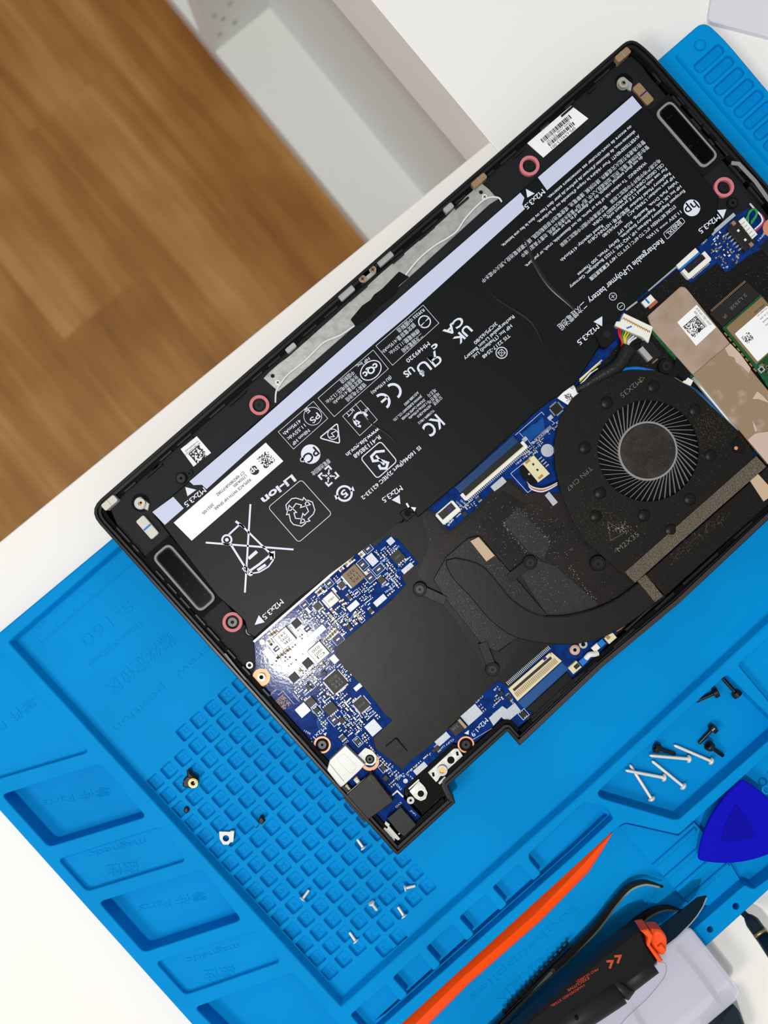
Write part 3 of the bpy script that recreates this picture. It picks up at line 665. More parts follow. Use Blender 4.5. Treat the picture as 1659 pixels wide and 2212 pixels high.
# hand-placed larger capacitors
caps = [(752, 1215, 90), (757, 1211, 90), (762, 1207, 90), (748, 1219, 90), (738, 1230, 0), (793, 1234, 0), (789, 1240, 0), (713, 1312, 90), (718, 1319, 90), (712, 1328, 90), (717, 1334, 90), (722, 1339, 90), (738, 1302, 90), (743, 1300, 90), (770, 1326, 90), (775, 1332, 90), (767, 1344, 90), (741, 1346, 90), (726, 1362, 90), (721, 1367, 90), (716, 1372, 90), (711, 1377, 90), (600, 1421, 90), (606, 1416, 90), (612, 1412, 90), (618, 1407, 90), (624, 1403, 90), (665, 1318, 90), (690, 1279, 90), (695, 1274, 90), (686, 1282, 90), (722, 1275, 90), (648, 1449, 90), (697, 1436, 90), (779, 1199, 90), (784, 1195, 90), (596, 1364, 90), (590, 1368, 90), (584, 1372, 90), (582, 1386, 0), (586, 1392, 0), (715, 1520, 90), (704, 1502, 0)]
n_sub = 0
def one(x, y, s, m, rot):
    global n_sub
    g = G(); smd(g, x, y, s, m, rot); g.build('capacitor', pcb); n_sub += 1
for x, y, rot in caps:
    if not any(abs((x-o[0])*U[0]+(y-o[1])*U[1]) < o[2]-3 and abs((x-o[0])*Vv[0]+(y-o[1])*Vv[1]) < o[3]-3 for o in occupied[:48]):
        one(x, y, 1.75, R.choice(['cap_tan', 'cap_tan', 'cap_grey', 'chip']), rot); occupied.append((x, y, 4, 6) if rot else (x, y, 6, 4))
st = G()
for x, y, rot, q in nodes:
    if not free(x, y, .5): continue
    if n_sub < 98: one(x, y, 1.1, R.choice(['cap_tan', 'chip', 'cap_grey']), rot); continue
    if q < .45: smd(st, x, y, .8+.25*R.random(), R.choice(['cap_tan', 'chip', 'cap_grey', 'chip_dark']), rot)
    elif q < .72:
        for d in (-1, 1): st.cyl(x+d*1.7*U[0], y+d*1.7*U[1], 1.35, PZ, PZ+.15, 'solder', 8)
    elif q < .86: st.box(x, y, 4.6, 1.3, PZ, PZ+.1, 'silk', LA+rot); st.box(*uv(x, y, 0, 2.4), 4.2, 1.1, PZ, PZ+.1, 'silk', LA+rot)
    else: st.cyl(x, y, 1.0, PZ, PZ+.12, 'solder', 7); st.cyl(*uv(x, y, 2.8, 0), 1.0, PZ, PZ+.12, 'solder', 7); st.cyl(*uv(x, y, 0, 2.8), 1.0, PZ, PZ+.12, 'solder', 7)
for (x, y, n) in ((1158, 952, 16),):
    for k in range(n): st.box(*uv(1157, 951, k*2.9, 0), 1.3, 8, PZ, PZ+.15, 'solder')
st.build('tiny_components', pcb, kind='stuff')

# ----- connectors on the board
g = G(); g.box(*uv(1071, 1021, 0, 0), 176, 8.5, PZ, PZ+2.0, 'plug_white', ch=.1); g.box(1069, 1019, 168, 3, PZ, PZ+2.03, 'cream')
for k in range(40):
    g.box(*uv(1071, 1021, -84+4.3*k, -7.5), 1.8, 7, PZ, PZ+1.2, 'plug_white'); g.box(*uv(1071, 1021, -84+4.3*k, 7), 1.8, 6, PZ, PZ+.5, 'solder')
g.box(*uv(1071, 1021, 86, -6), 7, 16, PZ, PZ+1.9, 'plug_white'); g.box(*uv(1071, 1021, -86, -6), 7, 16, PZ, PZ+1.9, 'plug_white')
g.build('keyboard_connector', pcb); occupied.append((1071, 1021, 92, 14))
g = G(); g.prism([(984, 1052), (1108, 942), (1120, 955), (996, 1064)], PZ, PZ+1.5, 'flex_blue')
for k in range(44): g.box(*uv(1052, 1003, -81+3.75*k, 0), 1.5, 15, PZ+1.4, PZ+1.62, 'pcb_edge')
g.prism([(996, 1063), (1119, 955), (1130, 957), (1134, 966), (1008, 1076)], PZ, PZ+1.75, 'chip_dark', ch=.1)
g.build('keyboard_flex', pcb)
g = G(); g.prism(quad(968, 1107, 46, 30), PZ, PZ+.6, 'plug_white'); g.prism(quad(*uv(968, 1107, 0, 9), 50, 9), PZ, PZ+1.8, 'plug_white', ch=.1)
for s in (-1, 1): g.box(*uv(968, 1107, 22*s, 0), 6, 26, PZ, PZ+1.7, 'plug_white', ch=.1)
g.box(*uv(968, 1107, 0, -3), 38, 17, PZ+.5, PZ+1.5, 'chip', ch=.1); g.box(*uv(968, 1107, 8, -4), 5, 16, PZ+1.4, PZ+1.55, 'purple')
for k in range(8): g.box(*uv(968, 1107, -14+4*k, 4), 1.4, 6, PZ+1.4, PZ+1.6, 'chip_dark')
g.build('backlight_connector', pcb)
g = G(); q = quad(1158, 1012, 26, 46); q = [(1129, 1001), (1153, 983), (1188, 1023), (1163, 1042)]
g.prism(q, PZ, PZ+2.2, 'cream', ch=.15); g.box(1152, 1003, 4, 5, PZ+2, PZ+2.25, 'chip_dark'); g.box(1161, 1015, 4, 5, PZ+2, PZ+2.25, 'chip_dark')
for x, y in ((1140, 997), (1168, 1030)): g.box(x, y, 12, 5, PZ+1, PZ+2.4, 'gold', ch=.1)
for k in range(4): g.box(1167+5*k, 990+5.2*k, 9, 2.4, PZ, PZ+.8, 'solder')
g.build('fan_connector', pcb)
g = G(); g.prism(spline([(1124, 1010), (1133, 1004), (1146, 1012), (1160, 1036), (1158, 1044), (1142, 1042), (1128, 1030), (1124, 1010)], 3), PZ, PZ+1.6, 'foam', ch=.3); g.cyl(1143, 1024, 2.2, PZ+1.5, PZ+1.75, 'white_pad', 10)
g.build('plug_body', pcb)
for k, c in enumerate(('black', 'white', 'rust', 'white')):
    g = G(); g.tube([(1134+2*k, 1030+2*k, PZ+1), (1146, 1047+2.5*k, PZ+1.8), (1168, 1053+3*k, PZ+2), (1186, 1049+2.5*k, PZ+2), (1204, 1040+2*k, PZ+1.8)], .33, 'wire_'+c); g.build('wire', pcb, smooth=True)
# display connector
g = G(); g.prism([(1098, 1488), (1192, 1409), (1214, 1428), (1118, 1515)], PZ, PZ+1.4, 'cream', ch=.15)
g.box(*uv(1150, 1456, 0, 0), 108, 5.5, PZ+1.3, PZ+1.65, 'chip'); g.box(*uv(1150, 1456, 2, -7), 112, 6, PZ+1.3, PZ+1.9, 'cream', ch=.1)
for k in range(30): g.box(*uv(1150, 1456, -56+3.9*k, 11.5), 1.2, 12, PZ+1.3, PZ+1.75, 'brass_pad')
for k in range(34): g.box(*uv(1146, 1447, -57+3.6*k, -10), 1.5, 9, PZ, PZ+.8, 'solder')
g.box(*uv(1150, 1456, 42, -8), 8, 7, PZ+1.5, PZ+1.95, 'purple')
g.build('display_connector', pcb)
g = G(); g.prism([(1119, 1517), (1214, 1431), (1228, 1446), (1134, 1532)], PZ-.1, PZ+.2, 'flex_blue'); g.build('display_flex', pcb)
g = G(); g.prism([(1136, 1532), (1224, 1452), (1240, 1470), (1160, 1545)], PZ, PZ+1.2, 'chassis', ch=.2); g.prism([(1144, 1550), (1240, 1465), (1262, 1450), (1280, 1462), (1160, 1560)], PZ-.5, PZ+1.6, 'inner_plastic', ch=.2); g.build('hinge_cover', lap)
g = G(); g.prism([(1190, 1412), (1204, 1398), (1228, 1380), (1262, 1372), (1276, 1398), (1262, 1440), (1240, 1470)], PZ-.5, PZ+.1, 'pcb'); db = g.build('touch_board', lap)
g = G(); g.box(1242, 1442, 24, 18, PZ, PZ+1.8, 'cream', ch=.15); g.box(1246, 1439, 12, 9, PZ+1.7, PZ+1.9, 'chip'); g.build('small_connector', db)
g = G(); g.ring(1242, 1404, 11, 5, PZ, PZ+1.4, 'copper'); g.ring(1242, 1404, 8, 4, PZ, PZ+1.9, 'tin'); g.cyl(1242, 1404, 4.5, PZ, PZ+1, 'void', 14); g.build('screw_post', db)
g = G(); g.box(1260, 1429, 15, 13, PZ+1, PZ+2.2, 'ribbon_blue'); g.tube([(1266, 1422, PZ+2), (1274, 1414, PZ+3), (1284, 1413, PZ+2.5), (1291, 1411, PZ+2)], 1.2, 'plug_white', 10); g.box(1288, 1399, 18, 13, PZ+1, PZ+2.4, 'plug_white', ch=.2); g.box(1299, 1390, 15, 13, PZ+1, PZ+2.4, 'ribbon_blue'); g.build('touch_ribbon', db)
g = G(); g.box(1319, 1378, 22, 17, PZ, PZ+2.2, 'cream', ch=.15); g.box(1313, 1376, 8, 10, PZ+2.1, PZ+2.3, 'brass_pad'); g.build('small_connector', db)
g = G()
for k in range(3): g.tube([(1332, 1359+2*k, PZ+.5), (1342, 1352+2*k, PZ+1.6), (1354, 1342+2*k, PZ+1.2)], .5, 'wire_rust')
g.build('copper_wire', db, smooth=True)
# ----- ports on the left edge
g = G(); g.prism([(706, 1664), (712, 1642), (746, 1610), (789, 1652), (778, 1664), (744, 1696), (735, 1702)], PZ, PZ+3.6, 'tin', ch=.25, r=.4)
g.stroke([(712, 1650), (743, 1688)], 1.2, PZ+3.62, 'mesh_grey'); g.stroke(rounded([(727, 1641), (742, 1627), (772, 1657), (757, 1672)], 4), .9, PZ+3.62, 'cap_grey', closed=True)
g.stroke([(702, 1666), (735, 1703)], 3, PZ+2.4, 'steel', h=.3); g.build('usb_port', pcb)
g = G(); g.ring(799, 1645, 20, 13, PZ-.1, PZ+.2, 'copper'); g.prism([(771, 1633), (789, 1615), (804, 1621), (814, 1633), (814, 1645), (805, 1654), (790, 1653)], PZ+.2, PZ+1.3, 'tin', ch=.12, r=.6)
g.cyl(799, 1640, 10, PZ+.5, PZ+1.36, 'void', 24); g.ring(799, 1640, 7, 3, PZ+1, PZ+1.7, 'screw_black', 20); g.build('port_bracket', pcb)
g = G(); g.prism([(741, 1724), (801, 1671), (808, 1676), (850, 1731), (787, 1777)], PZ, PZ+4.4, 'chip', ch=.25); g.stroke([(795, 1678), (841, 1731)], 5, PZ+4.42, 'fan_dusty'); g.stroke([(742, 1722), (770, 1697), (795, 1676)], 1.4, PZ+3.4, 'tin', h=.2); g.build('display_port', pcb)
for x, y in ((771, 1687), (750, 1703)):
    g = G(); g.box(x, y, 9, 13, PZ, PZ+1.8, 'plug_white', ch=.3); g.box(x-2, y-4, 8, 6, PZ, PZ+2.2, 'cream', ch=.3); g.build('solder_lug', pcb)
g = G(); g.prism([(836, 1768), (866, 1743), (900, 1782), (873, 1808), (858, 1796)], PZ, PZ+3.2, 'chip_dark', ch=.2); g.build('audio_jack', pcb)
g = G(); g.prism([(823, 1795), (831, 1787), (836, 1790), (840, 1783), (865, 1812), (860, 1816), (853, 1811), (853, 1817), (846, 1821), (842, 1816), (846, 1808), (836, 1814), (831, 1808), (837, 1801), (829, 1804)], PZ, PZ+1.6, 'tin', ch=.1)
g.prism([(833, 1774), (842, 1781), (838, 1787), (831, 1780)], PZ, PZ+1.8, 'tin'); g.stroke([(861, 1802), (866, 1797), (871, 1800), (875, 1796)], 3, PZ+1.5, 'tin', h=.2); g.build('jack_spring', pcb)
g = G(); g.stroke([(847, 1718), (858, 1708), (871, 1721)], 3.2, PZ+.3, 'silk', h=.4); g.build('bracket_mark', pcb)
# hinge area
g = G(); g.prism([(873, 1700), (905, 1672), (978, 1606), (1000, 1612), (1016, 1627), (960, 1690), (972, 1712), (975, 1730), (915, 1780), (906, 1770), (914, 1762)], Z0+2, PZ-.3, 'void')
g.build('hinge_well', lap)
g = G(); g.prism([(924, 1669), (975, 1622), (981, 1617), (990, 1617), (1001, 1634), (972, 1663), (942, 1690)], PZ, PZ+1.1, 'steel', ch=.12, r=.3)
g.ring(955, 1665, 11.5, 6, PZ+1, PZ+2.4, 'tin'); g.cyl(955, 1665, 6, PZ+1, PZ+1.7, 'gold', 18); g.cyl(974, 1642, 8, PZ+.6, PZ+1.16, 'void', 20); g.box(988, 1628, 5, 9, PZ+.6, PZ+1.16, 'void', 10, r=.3); g.box(936, 1673, 5, 9, PZ+.6, PZ+1.16, 'void', 10, r=.3)
g.stroke([(948, 1692), (962, 1678)], 5, PZ+1.2, 'tin', h=.6); g.stroke([(994, 1652), (1006, 1641)], 5, PZ+.6, 'tin', h=.4); g.build('hinge_plate', lap)
g = G(); g.prism([(884, 1709), (905, 1687), (918, 1700), (924, 1713), (920, 1726), (909, 1731), (897, 1725)], PZ-.6, PZ+.6, 'steel', ch=.1, r=.5); g.cyl(909, 1714.5, 7, PZ, PZ+.66, 'void', 20); g.stroke([(883, 1704), (905, 1684)], 3, PZ+1, 'plug_white', h=.3)
g.ring(887, 1729, 8, 3, PZ-.5, PZ+.4, 'tin'); g.build('hinge_bracket', lap)
g = G()
for k in range(14): g.box(930+rr.uniform(0, 40), 1715+rr.uniform(0, 25)+0, rr.uniform(6, 20), 3, Z0+2, PZ+rr.uniform(-2, .5), 'chassis', ch=.1)
g.build('hinge_well_ribs', lap)

# ---------------------------------------------------------------- battery
BZ = 20.0
g = G()
bat = [(330, 1107), (1368, 200), (1402, 238), (1554, 424), (1543, 500), (1462, 573), (1345, 674), (1326, 702), (1244, 828), (1166, 883), (1001, 1035), (903, 1118), (886, 1098), (866, 1106), (872, 1128), (826, 1136), (550, 1378), (534, 1368), (528, 1342), (508, 1322), (470, 1290)]
g.prism(bat, 14, BZ-.08, 'battery', ch=.5)
for poly in ([(352, 1128), (400, 1090), (880, 680), (960, 760), (1160, 985), (1000, 1026), (860, 1122), (556, 1362), (440, 1240)],):
    pass
def cell(q, e): g.prism(q, BZ-1.5, BZ, 'battery', ch=.07, r=e)
cell([(362, 1132), (760, 790), (1010, 1018), (900, 1100), (566, 1350), (520, 1318)], 3)
cell([(768, 786), (1045, 540), (1200, 840), (1020, 1012)], 3)
cell([(1050, 532), (1366, 262), (1530, 440), (1225, 812)], 3)
batt = g.build('battery', lap)
TZ = BZ+.03
g = G(); g.tube([(x, y, BZ-1.86) for x, y in ((1100, 468), (1135, 525), (1150, 565), (1185, 620), (1240, 672), (1284, 738))], 2.0, 'fold', 28, prof=lambda t: 1.7+.36*math.sin(math.pi*t)); g.build('wrapping_fold', batt, smooth=True); g = G(); g.tube([(x, y, BZ-1.86) for x, y in ((1010, 560), (1065, 640), (1150, 700), (1185, 790))], 1.8, 'battery', 28, prof=lambda t: 1.7+.24*math.sin(math.pi*t)); g.build('wrapping_fold', batt, smooth=True); g = G()
g.tube([(x, y, BZ-1.86) for x, y in ((740, 845), (790, 905), (850, 950), (870, 1010))], 1.7, 'battery', 28, prof=lambda t: 1.7+.24*math.sin(math.pi*t))
g.build('wrapping_fold', batt, smooth=True)
STRIPS = [[(409, 1040), (540, 928), (821, 680), (1124, 416), (1133, 427), (1128, 441), (1134, 451), (882, 680), (820, 732), (540, 972), (446, 1057), (436, 1047), (418, 1048)],
          [(329, 1106), (374, 1073), (397, 1098), (356, 1134)], [(1162, 383), (1366, 207), (1387, 232), (1182, 411)]]
for q in STRIPS: g = G(); g.prism(q, BZ-.6, BZ+.12, 'strip', ch=.04); g.build('adhesive_strip', batt)
g = G(); g.prism([(375, 1129), (574, 956), (612, 996), (414, 1168)], BZ-.4, BZ+.14, 'label', ch=.03); LZ2 = BZ+.16
k_ = 'print_black'
g.text('REPLACE WITH HP SPARE', 541, 1036, 464, 1100, 6, LZ2, k_, .01); g.text('L77034-005', 532, 1027, 505, 1051, 6, LZ2, k_, .01); g.text('CT 6JKDB0G81F738Z', 527, 1020, 468, 1070, 6, LZ2, k_, .01); g.text('2021/05', 461, 1089, 438, 1110, 6, LZ2, k_, .01)
g.cyl(550, 1016, 10, LZ2-.05, LZ2, k_); g.text('hp', 558, 1010, 543, 1022, 11, LZ2+.02, 'label', .02)
g.matrixcode(quad(575, 993, 29, 29), 14, LZ2, k_, 11, .5, False); g.build('part_label', batt)
g = G(); wm = 'print_white'
def t(s, x1, y1, x2, y2, h=6.8, b=0.012): g.text(s, x1, y1, x2, y2, h, TZ, wm, b)
t('ou encore de court-circuiter ses connecteurs externes.', 1364, 273, 1185, 428); t("abstenez-vous, de démonter,d'écraser,de perforer,de jeter dans l'eau ou dans le feu une batterie,", 1372, 284, 1085, 532)
t("AVERTISSEMENT!  Pour réduire le risque d'incendie ou de brûlures,", 1381, 293, 1163, 481); t('警告!為避免引起火災或爆炸, 請勿拆解, 撞擊電池, 或使電池外部接點短路, 請不要將電池投入到火中或水中', 1392, 305, 1042, 608, 7.5, 0)
t('警告!请勿拆解, 撞击, 挤压, 加热或投入火中, 若产品严重浸水请停止使用, 勿置于高温环境中', 1400, 316, 1127, 553, 7.5, 0); t('do not short external contacts, do not dispose of in fire or water.', 1388, 339, 1192, 510)
t('WARNING!  To reduce risk of fire or burns, do not disassemble, crush, or puncture,', 1396, 351, 1136, 576); t('电芯原产地中国并于中国加工组装    電芯原產地中國於中國加工組裝', 1425, 346, 1211, 531, 7, 0)
t('CELL ORIGIN CHINA FURTHER PROCESSED IN CHINA', 1433, 355, 1281, 487); t('For use with listed I.T.E product only.', 1440, 364, 1311, 473); t('Rated capacity: 4195mAh', 1302, 487, 1212, 563)
t('Regulatory Model Number 型號/型号: HSTNN-OB10', 1448, 374, 1271, 524); t('HP part number: L76965-AC1     3ICP5/65/80', 1456, 382, 1302, 511); t('Valley Park Drive,  Reading,  RG6 1PT', 1464, 392, 1334, 506)
t('HP Inc UK Ltd,  Regulatory Enquiries,  Earley West, 300 Thames', 1471, 402, 1249, 594); t('European Regulatory Address: HP, HQ-TRE, 71025 Boeblingen, Germany', 1479, 412, 1232, 621); t('STORE BETWEEN  0°C TO 60°C ( 32°F TO 140°F 儲藏溫度范围', 1459, 445, 1275, 603); t('11.55V === 51Wh', 1471, 457, 1398, 515)
g.cyl(1494.5, 449, 18, TZ-.05, TZ, wm, 36); g.text('hp', 1506, 440, 1483, 459, 20, TZ+.03, 'battery', .01)
g.stroke(rounded([(1433, 504), (1472, 470), (1480, 479), (1441, 517)], 3), 1.2, TZ, wm, closed=True); t('BN03XL', 1470, 479, 1442, 507, 9.5)
t('Rechargeable Li-Polymer battery', 1432, 519, 1273, 652, 12.5); t('二次鋰電池組', 1265, 656, 1208, 709, 13, 0)
for x, y, s in ((1324, 640.5, 1), (1341.5, 662, 0)):
    g.ring(x, y, 8.5, 7.2, TZ-.05, TZ, wm); g.stroke([uv(x, y, -4.5, 0), uv(x, y, 4.5, 0)], 1.2, TZ, wm)
    if s: g.stroke([uv(x, y, 0, -4.5), uv(x, y, 0, 4.5)], 1.2, TZ, wm)
for a in ((1554, 467, 1511, 501), (1293, 705, 1249, 742), (1175, 412, 1135, 449), (443, 1057, 400, 1092), (610, 1298, 569, 1335), (868, 1053, 827, 1082)): t('M2x3.5', *a, 11.5)
for q in (((1549, 454), (1569, 452), (1562, 472)), ((1282, 695), (1301, 683), (1301, 705)), ((1136, 408), (1155, 418), (1139, 427)), ((400, 1052), (424, 1058), (405, 1072)), ((550, 1350), (572, 1344), (559, 1329)), ((846, 1080), (865, 1089), (863, 1069))): g.flat(q, TZ, wm)
t('Rechargeabel Li-ion Battery', 1110, 683, 1004, 776, 7.5); t('3ICP5/65/80', 1073, 698, 1025, 742, 7.5); t('TIS 2217-2548', 1101, 724, 1043, 772, 7.5); t('HP Inc (Thailand) Ltd.', 1105, 703, 1021, 773, 7.5)
g.ring(1083.5, 762, 13, 11, TZ-.05, TZ, wm); g.stroke(quad(1083.5, 762, 12, 12, 45), 1.2, TZ, wm, closed=True); g.stroke([(1075, 762), (1092, 762)], 1, TZ, wm); g.stroke([(1083.5, 753), (1083.5, 771)], 1, TZ, wm)
t('UK', 1015, 707, 985, 739, 19, .03); t('CA', 999, 689, 962, 722, 18, .03)
t('ЯU', 949, 767, 905, 804, 27, .008); t('c', 946, 745, 935, 754, 13, .04); t('US', 893, 796, 874, 811, 14, .03); g.ring(911, 805, 5.5, 4.6, TZ-.05, TZ, wm); t('R', 913, 803, 909, 807, 5); t('MH49320', 927, 741, 879, 781, 9)
def outline(q, w=1.0): g.stroke(q, w, TZ, wm, closed=True)
outline([(812, 747), (914, 659), (948, 698), (848, 789)]); outline([(687, 860), (806, 756), (839, 796.5), (722, 900)]); outline([(601, 933), (677, 867), (708, 904), (634, 970)]); outline([(740, 899), (779, 865), (815, 906.6), (777, 941)])
t('R39255', 916, 669, 893, 687); t('中國製造', 890, 689, 859, 716, 8, 0); t('額定電容量:4195mAh', 896, 700, 827, 761, 8, 0); t('標稱電壓:11.55Vdc', 905, 713, 842, 764, 8, 0); t('二次鋰電池組', 912, 723, 869, 759, 8, 0)
g.ring(917, 695, 14, 11.5, TZ-.05, TZ, wm); g.stroke([(926, 687), (916, 697), (920, 693), (908, 705)], 3, TZ, wm)
t('HP Inc.', 798, 774, 770, 793); t('中国制造', 764, 804, 736, 826, 8, 0); t('充电限制电压:13.2Vdc', 772, 812, 705, 870, 8, 0); t('額定容量:4195mAh', 780, 820, 721, 871, 8, 0); t('锂离子电池组', 789, 829, 748, 865, 8, 0)
q = [uv(801, 800, 25*math.cos(a), 18*math.sin(a)) for a in [k*math.pi/16 for k in range(32)]]; g.stroke(q, 2.2, TZ, wm, closed=True); t('cQc', 816, 788, 787, 812, 14, .04)
t('4195mAh', 649, 908, 613, 938, 7.5); t('11.55Vdc', 659, 918, 622, 949, 7.5); t('Nihon HP', 668, 929, 632, 960, 7.5); g.ring(675.5, 899, 20, 18.8, TZ-.05, TZ, wm); t('PS', 689, 895, 672, 911, 13); t('E', 667, 884, 661, 890, 11)
g.stroke([(767, 872), (803, 917)], 1, TZ, wm); t('ICT', 763, 884, 749, 898, 9); t('HP', 796, 882, 787, 890, 7); g.stroke([uv(780, 906, 15*math.cos(a), 15*math.sin(a)) for a in [2.3+k*.28 for k in range(16)]], 5, TZ, wm); g.stroke([(762, 905), (776, 912), (772, 920)], 3.5, TZ, wm)
outline(rounded([(729, 914), (690, 946), (734, 958)], 6), 2.6); g.ring(719, 938, 12, 10.2, TZ-.05, TZ, wm); g.stroke([(726, 931), (716, 936), (722, 943), (712, 944)], 1.8, TZ, wm)
g.cyl(671, 981, 21, TZ-.05, TZ, wm, 32); g.text('PC', 685, 972, 660, 994, 20, TZ+.03, 'battery', .02); g.stroke([(655, 989), (650, 997)], 5, TZ, wm); g.stroke([(649, 990), (657, 997)], 5, TZ, wm)
t('www.bis.gov.in', 820, 926, 749, 984, 9, .02); t('R-41138568', 821, 943, 765, 987, 9, .02); t('IS 16046(Part 2)/IEC 62133-2', 908, 966, 782, 1077, 8.5, .02); t('(EU 4195mAh)', 845, 814, 803, 850, 7)
outline(rounded([(779, 990), (822, 953), (858, 996), (815, 1034)], 8), 2.2)
g.stroke([(831, 974), (812, 976), (802, 986), (806, 996), (822, 994), (838, 1000), (834, 1012), (822, 1012), (818, 1004)], 5.5, TZ, wm); g.stroke([(812, 984), (830, 1004)], 4.5, TZ, wm)
g.stroke([uv(851, 845, 16*math.cos(a), 16*math.sin(a)) for a in [2.0+k*.24 for k in range(12)]][::-1], 5, TZ, wm) if False else None
def arc(cx, cy, r, a0, a1, w):
    g.stroke([uv(cx, cy, r*math.cos(a0+(a1-a0)*k/14), r*math.sin(a0+(a1-a0)*k/14)) for k in range(15)], w, TZ, wm)
arc(849, 846, 16, -1.6, 1.6, 5.5); arc(825, 868, 16, -1.6, 1.6, 5.5); g.stroke([uv(825, 868, -2, 0), uv(825, 868, 16, 0)], 5, TZ, wm)
t('KC', 952, 905, 921, 934, 30, .02)
t('YU10899-19012', 938, 886, 904, 915, 5.5); t('HSTNN-OB10', 930, 876, 902, 901, 5.5); t('11.55Vdc,4195mAh', 924, 869, 884, 904, 5.5); t('ZHUHAI CosMX POWER', 918, 863, 868, 906, 5.5); t('JINWAN SUBSIDIARY CO., LTD.', 911, 855, 850, 909, 5.5); t('A/S1588-3003', 904, 847, 874, 875, 5.5)
t('모델명', 954, 857, 937, 873, 7, 0); t('제품정격', 948, 849, 926, 869, 7, 0); t('제조자', 941, 841, 924, 856, 7, 0)
t('Li-ion', 636, 1031, 568, 1084, 16, .035); t('Nihon', 0, 0, 1, 1, 1) if False else None
g.ring(744, 1066, 18, 13.5, TZ-.05, TZ, wm); t('5', 749, 1062, 739, 1071, 15, .03); g.flat([(722, 1070), (733, 1070), (726, 1080)], TZ, wm); g.flat([(766, 1060), (756, 1062), (762, 1050)], TZ, wm)
for k in range(4):
    a = math.radians(45+90*k)+T*0
    def rt(x, y, k=k):
        c, s = [(1, 0), (0, 1), (-1, 0), (0, -1)][k]; return uv(709.6, 1028, x*c-y*s, x*s+y*c)
    g.stroke([rt(3, -16), rt(14, -16), rt(14, -6)], 4, TZ, wm); g.stroke([rt(4, -4), rt(10, -10)], 2.6, TZ, wm); g.flat([rt(1, -1), rt(7, -2), rt(2, -7)], TZ, wm)
t('廢電池請回收', 712, 994, 674, 1024, 8, 0)
outline(rounded([(651, 1036), (579, 1096), (645, 1172), (717, 1110)], 8), 1.3)
for k in range(3):
    a = math.radians(120*k-41)
    def rt(x, y, a=a): return (648+x*math.cos(a)-y*math.sin(a), 1104+x*math.sin(a)+y*math.cos(a))
    g.stroke([rt(-14, -30), rt(4, -32), rt(12, -27), rt(20, -14), rt(25, -17), rt(26, 4), rt(6, -5), rt(11, -8), rt(4, -18), rt(-4, -16), rt(-14, -14), rt(-20, -21)], 2, TZ, wm, closed=True)
L_ = lambda p, w: g.stroke(p, w, TZ, wm)
L_([(541, 1089), (529, 1280)], 4); L_([(444.5, 1172), (634, 1187)], 4)
g.ring(490, 1166, 12, 8, TZ-.05, TZ, wm); g.cyl(490, 1166, 4, TZ-.05, TZ, wm, 14)
L_([(494, 1155), (519, 1132), (590, 1202)], 4); L_([(499, 1177), (536, 1236)], 4.5); L_([(509, 1126), (528, 1140)], 5); g.box(546, 1199, 24, 7, TZ-.05, TZ, wm)
L_([(528, 1222), (540, 1232), (534, 1240), (524, 1228), (532, 1220)], 2.4); g.cyl(541, 1239, 5.5, TZ-.05, TZ, wm, 14)
L_([(541, 1239), (560, 1236), (580, 1224), (590, 1210), (590, 1195)], 3); L_([(541, 1232), (560, 1219), (588, 1196)], 5); L_([(556, 1232), (574, 1220)], 6); g.flat([(580, 1193), (594, 1190), (594, 1206), (584, 1210)], TZ, wm)
g.build('printed_artwork', batt)
g = G(); g.prism([(862, 1108), (886, 1092), (900, 1108), (878, 1128)], 15, BZ+.5, 'chassis', ch=.3, r=.5); g.stroke([(878, 1087), (884, 1097), (896, 1098), (892, 1108)], 4, BZ+.5, 'label'); g.cyl(881, 1108, 8, BZ, BZ+.7, 'void', 20); g.build('battery_tab', batt)
for x, y in ((391, 1033), (540, 1363), (1583, 438), (882, 1104)):
    g = G()
    if (x, y) != (882, 1104): g.prism(circle(x, y, 14, 6), 15, 18.6, 'chassis', ch=.3, r=1)
    g.ring(x, y, 9, 3, 18, 19.3, 'screw_black', 22); g.box(x, y, 8, 2, 18, 19.0, 'void'); g.box(x, y, 2, 8, 18, 19.0, 'void')
    g.build('mounting_screw', lap)
g = G(); g.ring(410, 1022, 6, 3.5, 17, 18.6, 'chassis'); g.build('locating_boss', lap)

# battery plug and cable
g = G(); g.prism([(1348, 676), (1411, 706), (1401, 740), (1388, 728), (1328, 703), (1332, 694), (1340, 694)], 17, 21, 'plug_white', ch=.2)
for k in range(11): g.tube([(1345+5.4*k, 690+2.8*k, 21), (1347+5.4*k, 686+2.8*k, 21.3), (1350+5.4*k, 690+2.8*k, 21)], .22, 'gold', 6, 2)
g.box(1359, 707, 12, 3.4, 20.9, 21.1, 'ribbon_blue', 20); plug = g.build('battery_plug', lap)
for k, c in enumerate(('red', 'red', 'green', 'yellow', 'yellow', 'grey', 'white', 'white', 'black', 'black')):
    g = G(); g.tube([(1336+5.5*k, 708+3*k, 19.5), (1337+3.6*k, 722+2.2*k, 20.3), (1344+1.5*k, 742+1.2*k, 20), (1335+k, 765+k, 19.5)], .42, 'wire_'+c); g.build('wire', plug, smooth=True)
g = G(); g.prism([(1283, 719), (1315, 693), (1328, 706), (1332, 732), (1310, 752), (1298, 748)], 16, 21.4, 'chassis', ch=.4); g.cyl(1311, 722, 8, 21, 21.6, 'screw_black'); g.build('battery_latch', batt)
g = G(); g.tube([(1358, 752, 19.5), (1338, 785, 19.8), (1318, 800, 20), (1292, 815, 19.6), (1262, 834, 19.0), (1244, 842, 18.8)], 3, 'sleeve', 10, prof=lambda t: 3.6-2.0*t); g.build('cable_sleeve', lap, smooth=True)
g = G()
